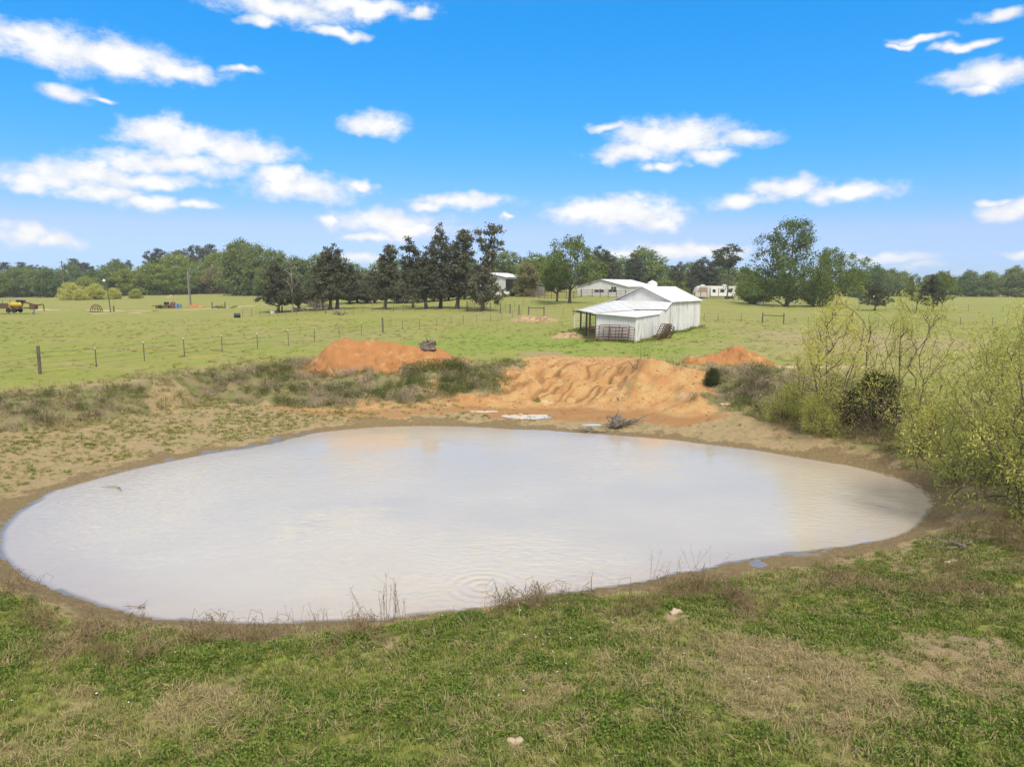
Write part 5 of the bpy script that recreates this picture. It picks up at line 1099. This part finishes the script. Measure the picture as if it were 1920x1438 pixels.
def scatter(name, label, cat, protos, P_, rot, scl, dry=None, idx=None):
    """uncountable ground cover: one object that instances its little plants on points"""
    n = len(P_); me = bpy.data.meshes.new(name); me.vertices.add(n); me.vertices.foreach_set('co', np.ascontiguousarray(P_, np.float32).ravel())
    rg = np.random.RandomState(n & 1023)
    set_attr(me, 'rotv', rot, 'FLOAT_VECTOR'); set_attr(me, 'sclv', scl); set_attr(me, 'idx', rg.randint(0, len(protos), n) if idx is None else idx, 'INT'); set_attr(me, 'dry', np.zeros(n) if dry is None else dry)
    c_ = bpy.data.collections.new(name + '_protos')
    for k, q in enumerate(protos): q.name = f'{name}_{k:02d}'; c_.objects.link(q)
    g = bpy.data.node_groups.new(name, 'GeometryNodeTree'); g.interface.new_socket('Geometry', in_out='INPUT', socket_type='NodeSocketGeometry'); g.interface.new_socket('Geometry', in_out='OUTPUT', socket_type='NodeSocketGeometry')
    gi, go = g.nodes.new('NodeGroupInput'), g.nodes.new('NodeGroupOutput'); ci = g.nodes.new('GeometryNodeCollectionInfo'); ci.inputs[0].default_value = c_; ci.inputs[1].default_value = True; ci.inputs[2].default_value = True
    ip = g.nodes.new('GeometryNodeInstanceOnPoints'); ip.inputs['Pick Instance'].default_value = True
    def attr(nm, ty): a = g.nodes.new('GeometryNodeInputNamedAttribute'); a.data_type = ty; a.inputs[0].default_value = nm; return a.outputs[0]
    e2r = g.nodes.new('FunctionNodeEulerToRotation'); g.links.new(attr('rotv', 'FLOAT_VECTOR'), e2r.inputs[0])
    g.links.new(gi.outputs[0], ip.inputs['Points']); g.links.new(ci.outputs[0], ip.inputs['Instance']); g.links.new(attr('idx', 'INT'), ip.inputs['Instance Index']); g.links.new(e2r.outputs[0], ip.inputs['Rotation']); g.links.new(attr('sclv', 'FLOAT'), ip.inputs['Scale']); g.links.new(ip.outputs[0], go.inputs[0])
    o_ = link_mesh(name, me); md = o_.modifiers.new('scatter', 'NODES'); md.node_group = g; return tag(o_, label, cat, kind='stuff')
def pick(seed, n, x0, x1, y0, y1, prob):
    rg = np.random.RandomState(seed); x = rg.uniform(x0, x1, n); y = rg.uniform(y0, y1, n); pr = prob(x, y); k = rg.rand(n) < pr; x, y = x[k], y[k]
    return np.stack([x, y, land(x, y) - .008], 1), rg
def rots(rg, n, tilt=.15): return np.stack([rg.normal(0, tilt, n), rg.normal(0, tilt, n), rg.uniform(0, 6.283, n)], 1)
def outside_water(x, y, d0=.5): r, th, rs, *_ = pond_polar(x, y); return sstep(d0, d0 + .5, r - rs)
def in_view(x, y, m=2.0): return (np.abs(x) < .76 * y + m) * 1.0

gp_ = [proto('g', *blades(np.random.RandomState(k), 18, .07, .035, .105, .0048), L_GRASS) for k in range(4)]
dp_ = [proto('d', *blades(np.random.RandomState(20 + k), 16, .09, .05, .15, .0036, 1.2, 1.0), L_STRAW) for k in range(4)]
wp_ = [leaf_proto('w', 40 + k, 34, .10, .07, .030, L_WEED) for k in range(3)]
def fg_prob(kind):
    def f(x, y):
        c_, s_, m_, d_, l_, b_ = masks(x, y); o = outside_water(x, y, .7) * in_view(x, y, 6.5) * (1 - np.clip(c_ + s_ * .9 + m_, 0, 1))
        n = fbm(x * .9, y * .9, 3, 91); dens = np.clip(1.25 - (y - 6) * .045, .35, 1)
        dd = sstep(.25, .8, d_)
        if kind == 'grass': return o * dens * (1 - .60 * dd)
        if kind == 'weed': return o * dens * (1 - dd) * sstep(-.25, .25, n + .15)
        return o * dens * (.10 + .9 * dd)
    return f
P_, rg = pick(1, 88000, -20, 20, 3.5, 18, fg_prob('grass')); n = len(P_); dr_ = np.clip(masks(P_[:, 0], P_[:, 1])[3] - .15 + rg.normal(0, .28, n), 0, 1) * .9
scatter('bank_grass', 'short green grass on the near bank', 'grass', gp_, P_, rots(rg, n), rg.uniform(.6, 1.35, n), dr_)
P_, rg = pick(2, 66000, -20, 20, 3.5, 18, fg_prob('weed')); n = len(P_); scatter('bank_weeds', 'low leafy weeds matted through the near grass', 'weeds', wp_, P_, rots(rg, n, .25), rg.uniform(.6, 1.5, n))
P_, rg = pick(3, 60000, -20, 20, 3.5, 18, fg_prob('dry')); n = len(P_); scatter('dry_thatch', 'straw coloured dead grass on the near bank', 'dry grass', dp_, P_, rots(rg, n, .35), rg.uniform(.6, 1.5, n))
P_, rg = pick(4, 260, -7, 7, 7.5, 12.5, lambda x, y: in_view(x, y) * sstep(-.1, .3, fbm(x * .5, y * .5, 2, 97)) * outside_water(x, y, 1)); P_[:, 2] += .07; n = len(P_)
scatter('white_flowers', 'tiny white flowers dotted through the near weeds', 'flowers', [leaf_proto('f', 77, 4, .012, .015, .02, L_FLOWER)], P_, rots(rg, n), rg.uniform(.7, 1.2, n))
# ---- beach sprigs, bank grass, pasture tussocks
bp_ = [proto('b', *blades(np.random.RandomState(60 + k), 26, .12, .06, .20, .009, .7), L_GRASS) for k in range(3)]
def beach_prob(x, y):
    r, th, rs, rt, zt, ro, zo = pond_polar(x, y); c_, s_, m_, *_ = masks(x, y); n = fbm(x * .7, y * .7, 3, 101)
    return sstep(.9, 1.6, r - rs) * (1 - sstep(-.2, .8, r - rt)) * (1 - c_) * sstep(-.6, .5, n + .1) * (x < -1 + 0 * y) * .95 + sstep(.7, 1.2, r - rs) * (1 - sstep(-.2, .8, r - rt)) * (1 - c_) * sstep(.1, .5, n) * (x >= -1) * .7
P_, rg = pick(5, 52000, -26, 22, 12, 36, beach_prob); n = len(P_); scatter('beach_grass', 'green sprigs sprouting on the bare sandy shore', 'grass', bp_, P_, rots(rg, n), rg.uniform(.2, .85, n), np.clip(rg.normal(.25, .3, n), 0, 1))
def bank_prob(x, y):
    r, th, rs, rt, zt, ro, zo = pond_polar(x, y); c_ = masks(x, y)[0]; return sstep(-.6, .2, r - rt) * (1 - sstep(.3, 3.0, r - ro)) * (1 - c_) * (y > 16) * (.45 + .5 * sstep(-.2, .3, fbm(x, y, 2, 103)))
tp2 = [proto('t', *blades(np.random.RandomState(70 + k), 30, .18, .12, .38, .010, .9, .8), L_GRASS) for k in range(3)]
P_, rg = pick(6, 16000, -30, 26, 15, 44, bank_prob); n = len(P_); scatter('bank_tussocks', 'rough half dry grass hanging over the far banks', 'grass', tp2, P_, rots(rg, n, .3), rg.uniform(.45, 1.15, n), np.clip(rg.normal(.62, .28, n), 0, 1))
def field_prob(x, y):
    r, th, rs, rt, zt, ro, zo = pond_polar(x, y); c_, s_, *_ = masks(x, y); lush = masks(x, y)[4]
    q = F0[:2]; lx = (x - q[0]) * AX[0] + (y - q[1]) * AX[1]; ly = (x - q[0]) * AY[0] + (y - q[1]) * AY[1]; barn_in = (lx > -9.2) & (lx < .1) & (ly > -.1) & (ly < 21.4)
    return sstep(.5, 2, r - ro) * (1 - c_) * (1 - s_) * in_view(x, y, 4) * np.where(barn_in, 0, 1) * (.10 + .35 * sstep(.1, .5, fbm(x * .45, y * .45, 3, 105)) + .25 * lush)
fp_ = [proto('p', *blades(np.random.RandomState(80 + k), 22, .22, .05, .14, .014, .9), L_PAST) for k in range(3)]
P_, rg = pick(7, 34000, -62, 58, 30, 92, field_prob); n = len(P_); scatter('pasture_grass', 'uneven grass tussocks across the pasture', 'grass', fp_, P_, rots(rg, n), rg.uniform(.4, 1.2, n), np.clip(rg.normal(.15, .2, n), 0, 1))
# ---- brambles on the banks
cp = [cane_proto('c', 90 + k, 46, .8, L_CANE, .008, .42, hgt=.55) for k in range(3)]
vp = []
for k in range(2):
    rng = np.random.RandomState(95 + k); _, tps = cane_proto('v', 97 + k, 20, .7, L_CANE, .006, .5, hgt=.5); vp.append(bpy.data.objects.new('v', leaf_mesh('v', clusters(rng, tps, 7, .12), .075, rng, L_VINE, .55)))
def bramble_prob(x, y):
    r, th, rs, rt, zt, ro, zo = pond_polar(x, y); c_ = masks(x, y)[0]; px_ = x / np.maximum(y, 5) * FPX * .985 + 960; t_ = (r - rt) / np.maximum(ro - rt, .3)
    lft = sstep(-400, -250, px_) * (1 - sstep(930, 970, px_)); gap = 1 - sstep(250, 275, px_) * (1 - sstep(345, 375, px_)); rgt = sstep(1235, 1290, px_) * (1 - sstep(1560, 1700, px_))
    return np.clip(lft * gap + rgt * 1.1, 0, 1) * sstep(.05, .22, t_) * (1 - sstep(.8, 1.02, t_)) * (1 - c_) * (y > 24) * (.35 + .65 * sstep(-.25, .2, fbm(x * .6, y * .6, 2, 107)))
P_, rg = pick(8, 5200, -26, 20, 24, 44, bramble_prob); n = len(P_); ix = np.where(rg.rand(n) < .58, rg.randint(0, 3, n), 3 + rg.randint(0, 2, n))
# greener vines on the long mound of growth beside the ramp
gq = at_z(850, 690, 0); near_g = np.hypot((P_[:, 0] - gq[0]) / 3.4, (P_[:, 1] - gq[1]) / 3) < 1; ix = np.where(near_g & (rg.rand(n) < .72), 3 + rg.randint(0, 2, n), ix)
scatter('brambles', 'tangled grey brown brambles covering the far banks', 'brambles', [c[0] for c in cp] + vp, P_, rots(rg, n, .2), np.where(P_[:, 0] > 6, rg.uniform(.40, .9, n), np.where(P_[:, 0] > -13, rg.uniform(.38, .85, n), rg.uniform(.28, .62, n))), None, ix)
# ---- brown stems and litter along the near shore and under the willows
sp_ = [cane_proto('s', 110 + k, 22, .35, L_MUDW, .004, .22, hgt=.32) for k in range(3)]
def shore_prob(x, y):
    r, th, rs, rt, zt, ro, zo = pond_polar(x, y); px_ = x / np.maximum(y, 5) * FPX * .97 + 960; n = fbm(x * .8, y * .8, 3, 109)
    near = (y < 16.5) * sstep(.1, .6, r - rt + .4) * (1 - sstep(.2, .8, r - ro)) * sstep(-.1, .35, n + .1); und = (x > 11) * (y > 15) * (y < 31) * sstep(1.2, 2.2, r - rs) * (1 - sstep(4, 6, r - rs)) * .8
    return np.clip(near + und, 0, 1)
P_, rg = pick(9, 5000, -14, 24, 10, 32, shore_prob); n = len(P_); scatter('shore_litter', 'brown dead weed stems along the near shore', 'dead weeds', [c[0] for c in sp_], P_, rots(rg, n, .3), rg.uniform(.5, 1.3, n))

# ------------------------------------------------------------------ willows and shrubs on the right bank
def multi_stem(seed, h, stems, prof, n, per, sig, leaf, lmat, spread=.5, lean=(0, 0), rtip=.006, power=.45, lump=.3, inner=.2, droop=.3, aspect=.34, along=0, out=1.0):
    rng = np.random.RandomState(seed); nodes, par = [], []
    for k in range(stems):
        a = 2 * np.pi * k / stems + rng.uniform(-.5, .5); b = np.array([math.cos(a), math.sin(a), 0]) * spread * .35; o_ = np.array([math.cos(a), math.sin(a), 0]) * spread * out * rng.uniform(.6, 1.5); top_ = h * rng.uniform(.55, .9); m_ = 7
        for j in range(m_):
            f = j / (m_ - 1); nodes.append(b + o_ * f ** 1.2 * top_ * .3 + np.array([lean[0], lean[1], 0]) * f ** 1.5 + np.array([0, 0, top_ * f]) + rng.normal(size=3) * .03 * h * f * .5); par.append(-1 if j == 0 else len(nodes) - 2)
    tg = envelope(rng, n, prof, h, lean, lump, inner); nd, pa, tips = np.array(nodes), par, []
    ndl = list(nd); order = np.argsort(np.hypot(tg[:, 0], tg[:, 1]) + .2 * tg[:, 2])
    for k in order:
        T = tg[k]; A_ = np.array(ndl); d = T - A_; dist = np.linalg.norm(d, axis=1); hor = np.hypot(d[:, 0], d[:, 1]); pen = np.maximum(0, A_[:, 2] + .9 * hor - T[2]) * 1.5
        j = int(np.argmin(dist + pen)); p0 = ndl[j]; L_ = dist[j]; m_ = max(2, min(4, int(L_ / .25) + 1)); prev = j
        for q in range(1, m_ + 1):
            f = q / m_; ndl.append(p0 + (T - p0) * f + rng.normal(size=3) * .04 * L_ + np.array([0, 0, .05 * L_ * math.sin(math.pi * f)])); pa.append(prev); prev = len(ndl) - 1
        tips.append(prev)
    nd = np.array(ndl); wood = wood_mesh('stems', nd, pa, tips, rtip, power, TWIG, .09, 4, 1.0)
    cen = nd[tips]
    if along: cen = np.concatenate([cen, nd[rng.choice(np.arange(stems * 7, len(nd)), along, True)]])
    C = clusters(rng, cen, per, sig, 1.25); C[:, 2] -= abs(rng.normal(size=len(C))) * droop * sig
    return wood, leaf_mesh('leaves', C, leaf, rng, lmat, aspect, droop=.5)
def shrub(name, label, cat, meshes, px, py, rz=0, sc=1.0, group=None):
    p_ = ground_px(px, py); p_[2] -= .05; return plant_tree(name, meshes, label, cat, p_, rz, sc, group, ('stems', 'leaves'))
WL1 = multi_stem(1, 5.4, 7, [(.08, .9), (.2, 1.7), (.45, 1.9), (.7, 1.5), (.88, .9), (1, .35)], 340, 24, .14, .10, L_WILLOW, .9, (.1, 0), lump=.4, along=120)
WL2 = multi_stem(2, 5.0, 6, [(.15, .8), (.35, 1.5), (.6, 2.0), (.85, 1.7), (1, .8)], 190, 19, .15, .10, L_WILLOW, 1.4, (.2, 0), lump=.5, along=80, rtip=.005)
WL3 = multi_stem(3, 5.3, 7, [(.04, 1.6), (.15, 2.8), (.4, 3.1), (.65, 2.7), (.85, 2.1), (1, .9)], 450, 21, .15, .11, L_WILLOW, 1.3, (-.3, 0), lump=.55, along=160, rtip=.005)
WLS = multi_stem(4, 2.2, 8, [(.05, .9), (.3, 1.3), (.7, 1.1), (1, .5)], 200, 34, .12, .075, L_WILLOW, .9, lump=.4, along=80)
JUN = multi_stem(5, 2.6, 5, [(.02, .9), (.3, 1.25), (.6, 1.0), (.9, .5), (1, .2)], 260, 70, .13, .085, L_BUSH, .5, lump=.35, aspect=.5, along=60)
SAP = multi_stem(6, 5.0, 1, [(.3, .25), (.6, .45), (.85, .4), (1, .2)], 46, 12, .12, .085, L_WILLOW, .2, lump=.4, rtip=.007)
BRUSH = multi_stem(8, 2.4, 14, [(.1, 1.3), (.4, 1.6), (.8, 1.4), (1, 1.0)], 260, 5, .12, .06, L_BUDS, 1.4, lump=.4, rtip=.006)
TWIGGY = multi_stem(9, 1.7, 9, [(.2, .5), (.6, .9), (1, 1.0)], 80, 3, .07, .04, L_STRAW, .8, lump=.4, rtip=.0022)
shrub('willow_sapling', 'tall thin willow sapling with leafy top beyond the water', 'willow', WL1, 1556, 800, .4, 1.0)
shrub('willow_sapling', 'single slender willow stem rising behind the dark bush', 'willow', SAP, 1622, 772, 1.0, .95)
shrub('willow_sapling', 'open willow with forked bare limbs and few leaves', 'willow', WL2, 1716, 792, 2.2, 1.0)
shrub('willow_sapling', 'thin willow stems growing through the open forked willow', 'willow', SAP, 1690, 780, 2.0, .9)
shrub('willow_tree', 'broad yellow green willow leaning over the right shore', 'willow', WL3, 1945, 965, .2, .95)
shrub('willow_tree', 'dense willow behind the broad shore willow', 'willow', WL3, 1930, 820, 2.4, .85)
shrub('willow_tree', 'willow growing beyond the shore willow on the right bank', 'willow', WL3, 2080, 930, 3.6, 1.0)
shrub('willow_shrub', 'low yellow green willow shrub at the foot of the tall sapling', 'shrub', WLS, 1480, 790, 1.0, .8)
shrub('willow_shrub', 'low willow shrub mixed with brambles beside the dark bush', 'shrub', WLS, 1535, 815, 3.0, .75)
shrub('willow_shrub', 'low willow sprouts under the open forked willow', 'shrub', WLS, 1740, 850, 5.0, .95)
shrub('willow_shrub', 'low willow sprouts under the broad shore willow', 'shrub', WLS, 1840, 900, .6, 1.0)
shrub('juniper_bush', 'dark green juniper bush among the willow saplings', 'bush', JUN, 1640, 790, .5, .8)
shrub('juniper_bush', 'small dark juniper beside the larger juniper bush', 'bush', JUN, 1600, 800, 2.5, .6)
shrub('juniper_bush', 'small dark green bush sprouting from the bramble bank', 'bush', JUN, 1335, 722, 1.5, .36)
shrub('bare_brush', 'brown leafless brush under the tall willow sapling', 'shrub', BRUSH, 1570, 812, .3, .75)
shrub('bare_brush', 'brown leafless brush below the open forked willow', 'shrub', BRUSH, 1660, 822, 1.9, .85)
shrub('bare_brush', 'brown leafless brush at the end of the bramble bank', 'shrub', BRUSH, 1410, 745, 4.0, .62)
shrub('bare_sapling', 'pale leafless twiggy shrub on the right shoulder of the ramp', 'shrub', TWIGGY, 1205, 684, .6, .95)
shrub('bare_sapling', 'pale leafless twiggy shrub in front of the pointed clay heap', 'shrub', TWIGGY, 1270, 694, 2.6, .7)
# ------------------------------------------------------------------ clumps one can point at
def stalks(name, label, px, py, n_, h, seed, mat=L_MUDW, spread=.25, r=.005, lean=.25, cat='weeds'):
    rng = np.random.RandomState(seed); p_ = ground_px(px, py); t_ = thing(name, label, cat, p_); mb = MB(); tv = 0
    for k in range(n_):
        a = rng.uniform(0, 6.283); b = np.array([rng.uniform(-spread, spread), rng.uniform(-spread, spread) * .5, -.03]); hh = h * rng.uniform(.5, 1.1); ld = rng.normal(0, lean)
        pts = [b + np.array([ld * hh * f, rng.normal(0, .02), hh * f]) for f in (0, .35, .7, 1)]; mb.tube(pts, [r, r * .9, r * .7, r * .35], 3, False)
        for q in range(5):
            f = rng.uniform(.45, 1); s0 = b + np.array([ld * hh * f, 0, hh * f]); d = np.array([rng.normal(0, .6), rng.normal(0, .4), rng.uniform(.3, 1)]) * hh * .16; mb.tube([s0, s0 + d * .6, s0 + d], [r * .5, r * .4, r * .3], 3, False)
    me = mb.mesh('stalks', mat); set_attr(me, 'tint', rng.rand(len(me.vertices))); tag(link_mesh('stalks', me, None, t_), kind='stuff'); return t_
stalks('weed_clump', 'tallest clump of dead weed stalks at the near shore', 738, 1172, 16, .95, 1, lean=.12)
stalks('weed_clump', 'single tall dead stalk left of the tallest weed clump', 692, 1174, 2, 1.05, 2, lean=.2, spread=.05)
stalks('weed_clump', 'thin dead stalks at the near shore behind the green weed mound', 1255, 1092, 9, .8, 3, spread=.5, r=.003, lean=.2)
stalks('weed_clump', 'thin dead stalks right of the green weed mound on the shore', 1310, 1086, 8, .75, 4, spread=.5, r=.003, lean=.3)
stalks('weed_clump', 'brown dead weed patch on the near left bank', 610, 1188, 30, .42, 5, spread=.9, r=.004)
stalks('weed_clump', 'grey dead weed patch on the near right bank', 1480, 1112, 34, .38, 6, spread=.9, r=.004)
stalks('weed_clump', 'low brown dead weed patch behind the fallen pale branch', 400, 1210, 34, .35, 7, spread=1.1, r=.004)
stalks('weed_clump', 'dead weeds with small seed heads at the near waterline', 560, 1190, 18, .45, 8, spread=.6, r=.003)
stalks('grass_clump', 'pale dry grass clump at the foot of the left bank', 118, 803, 60, .6, 9, L_STRAW, .8, .006, .5, 'grass')
stalks('weed_clump', 'dead stalks sticking up from the right end of the shore', 1650, 1060, 10, .4, 10, spread=.6, r=.003)
def green_mound(label, px, py, rad, h, seed, leaf=.03, mat=L_WEED, cat='weeds', n_=1500, lift=0):
    rng = np.random.RandomState(seed); p_ = ground_px(px, py); p_[2] += lift; a = rng.uniform(0, 6.283, n_); r = rad * np.sqrt(rng.rand(n_)); C = np.stack([r * np.cos(a), r * np.sin(a) * .6, h * (1 - (r / rad) ** 2) * rng.uniform(.2, 1, n_)], 1)
    t_ = thing('weed_mound', label, cat, p_); link_mesh('foliage', leaf_mesh('foliage', C, leaf, rng, mat, .6), None, t_)
green_mound('green leafy weed mound on the near shore below the sand patch', 1320, 1112, .75, .28, 1, .035)
green_mound('green weed mound with pale stems at the water edge', 1080, 1136, .7, .24, 2, .03)
green_mound('low green weed tuft at the near shore beside the ripple ring', 880, 1160, .35, .15, 3, .025)
green_mound('dark green grass tuft growing on top of the long clay heap', 640, 655, .75, .5, 4, .09, L_WEED, 'grass', 900, .15)
green_mound('dark weeds growing under the rusty gates at the barn front', 1140, 634, .9, .5, 5, .12, L_WEED, 'weeds', 500)
green_mound('leafy green growth on the bank below the long clay heap', 820, 690, 2.2, .55, 6, .075, L_VINE, 'weeds', 4200)
green_mound('small tuft of grass alone on the wet clay', 1006, 753, .25, .22, 7, .06, L_WEED, 'grass', 160)
def vine(label, pts, r=.006):
    t_ = [ground_px(*q) for q in pts]; P0 = t_[0]; ps = []
    for k in range(len(t_) - 1):
        for f in np.linspace(0, 1, 5)[:-1]: ps.append(t_[k] + (t_[k + 1] - t_[k]) * f - P0 + np.array([0, 0, .05 + .05 * math.sin(k * 2.1 + f * 3)]))
    o_ = MB().tube(ps, r, 5).build('dry_vine', L_STRAW); o_.location = P0; tag(o_, label, 'vine')
vine('long pale dry vine curling through the near right grass', [(1355, 1385), (1380, 1402), (1402, 1390), (1420, 1405), (1425, 1425)])
vine('pale dry vine crossing the curled vine in the near right grass', [(1430, 1395), (1440, 1412), (1455, 1430), (1462, 1437)])
vine('short arched straw stalk in the near middle grass', [(1026, 1232), (1038, 1240), (1044, 1265)], .005)
vine('thin yellow vine winding through the near left grass', [(405, 1310), (408, 1335), (425, 1352), (428, 1370)], .005)

# ------------------------------------------------------------------ clods on the bare clay, stubble of pebbles on the shore
def clod_proto(seed):
    rng = np.random.RandomState(seed); mb = MB(); mb.lathe([(.3, -.4), (.9, -.1), (.95, .3), (.5, .7), (.1, .8)], 7); mb.v = [tuple(np.array(v) * (1 + rng.uniform(-.35, .35))) for v in mb.v]
    return bpy.data.objects.new('clod', mb.mesh('clod', M_CLAYHEAP))
def clod_prob(x, y): c_ = masks(x, y)[0]; return c_ * (.25 + .75 * sstep(-.1, .4, fbm(x * .9, y * .9, 3, 121)))
P_, rg = pick(31, 9000, -14, 14, 30, 47, clod_prob); n = len(P_); P_[:, 2] += .004
scatter('clay_clods', 'small orange clods scattered over the bare clay', 'clods', [clod_proto(k) for k in range(4)], P_, rots(rg, n, .5), .012 + .05 * rg.rand(n) ** 3)
def peb_prob(x, y): r, th, rs, rt, *_ = pond_polar(x, y); return sstep(.1, .4, r - rs) * (1 - sstep(.3, 1.2, r - rt)) * (.3 + .7 * sstep(-.1, .3, fbm(x, y, 3, 123)))
P_, rg = pick(32, 16000, -24, 20, 11, 37, peb_prob); n = len(P_); P_[:, 2] += .002
pb_ = []
for k in range(3): q_ = clod_proto(20 + k); q_.data.materials.clear(); q_.data.materials.append(M_TANHEAP); pb_.append(q_)
scatter('shore_clods', 'small dried mud clods along the pond shore', 'clods', pb_, P_, rots(rg, n, .5), .008 + .028 * rg.rand(n) ** 2)

# ---- taller stems standing out of the near turf, and rank grass along the barn walls
sp3 = [proto('k', *blades(np.random.RandomState(140 + k), 4, .05, .16, .38, .0028, .8, .7), L_STRAW) for k in range(3)] + [proto('k', *blades(np.random.RandomState(150 + k), 7, .06, .12, .26, .004, .9, .8), L_GRASS) for k in range(2)]
P_, rg = pick(41, 5200, -14, 14, 4.5, 15, lambda x, y: fg_prob('grass')(x, y) * sstep(-.2, .4, fbm(x * .6, y * .6, 3, 131)))
n = len(P_); scatter('tall_stems', 'scattered taller grass stems in the near turf', 'grass', sp3, P_, rots(rg, n, .3), rg.uniform(.5, 1.2, n), np.clip(rg.normal(.4, .3, n), 0, 1))
rg = np.random.RandomState(43); bp2 = []
for k in range(520):
    side = rg.rand(); xy_ = (rg.uniform(.08, .45), rg.uniform(-.3, 21.3)) if side < .6 else ((-rg.uniform(0, 4.0), -rg.uniform(.1, 1.0)) if side < .85 else (-rg.uniform(5.5, 9.4), rg.uniform(2.5, 11)))
    q = F0[:2] + AX * xy_[0] + AY * xy_[1]; bp2.append((q[0], q[1], H(*q) - .01))
P_ = np.array(bp2); n = len(P_); scatter('wall_grass', 'rank green grass growing along the near barn walls', 'grass', [proto('z', *blades(np.random.RandomState(160 + k), 26, .2, .12, .42, .014, .7), L_GRASS) for k in range(3)], P_, rots(rg, n, .2), rg.uniform(.35, 1.0, n), np.clip(rg.normal(.1, .2, n), 0, 1))

# ------------------------------------------------------------------ thin spring haze
hz = MB().box((0, 300, 9.0), (2400, 1400, 26.0)).build('haze', None); hz['kind'] = 'stuff'; tag(hz, 'thin pale haze over the far pasture and woods', 'haze')
m, t, o = new_mat('haze_air'); pv_ = N(t, 'ShaderNodeVolumePrincipled'); pv_.inputs['Color'].default_value = (.86, .90, .95, 1); pv_.inputs['Density'].default_value = .00034; pv_.inputs['Anisotropy'].default_value = .2
t.links.new(pv_.outputs[0], o.inputs['Volume']); hz.data.materials.append(m)
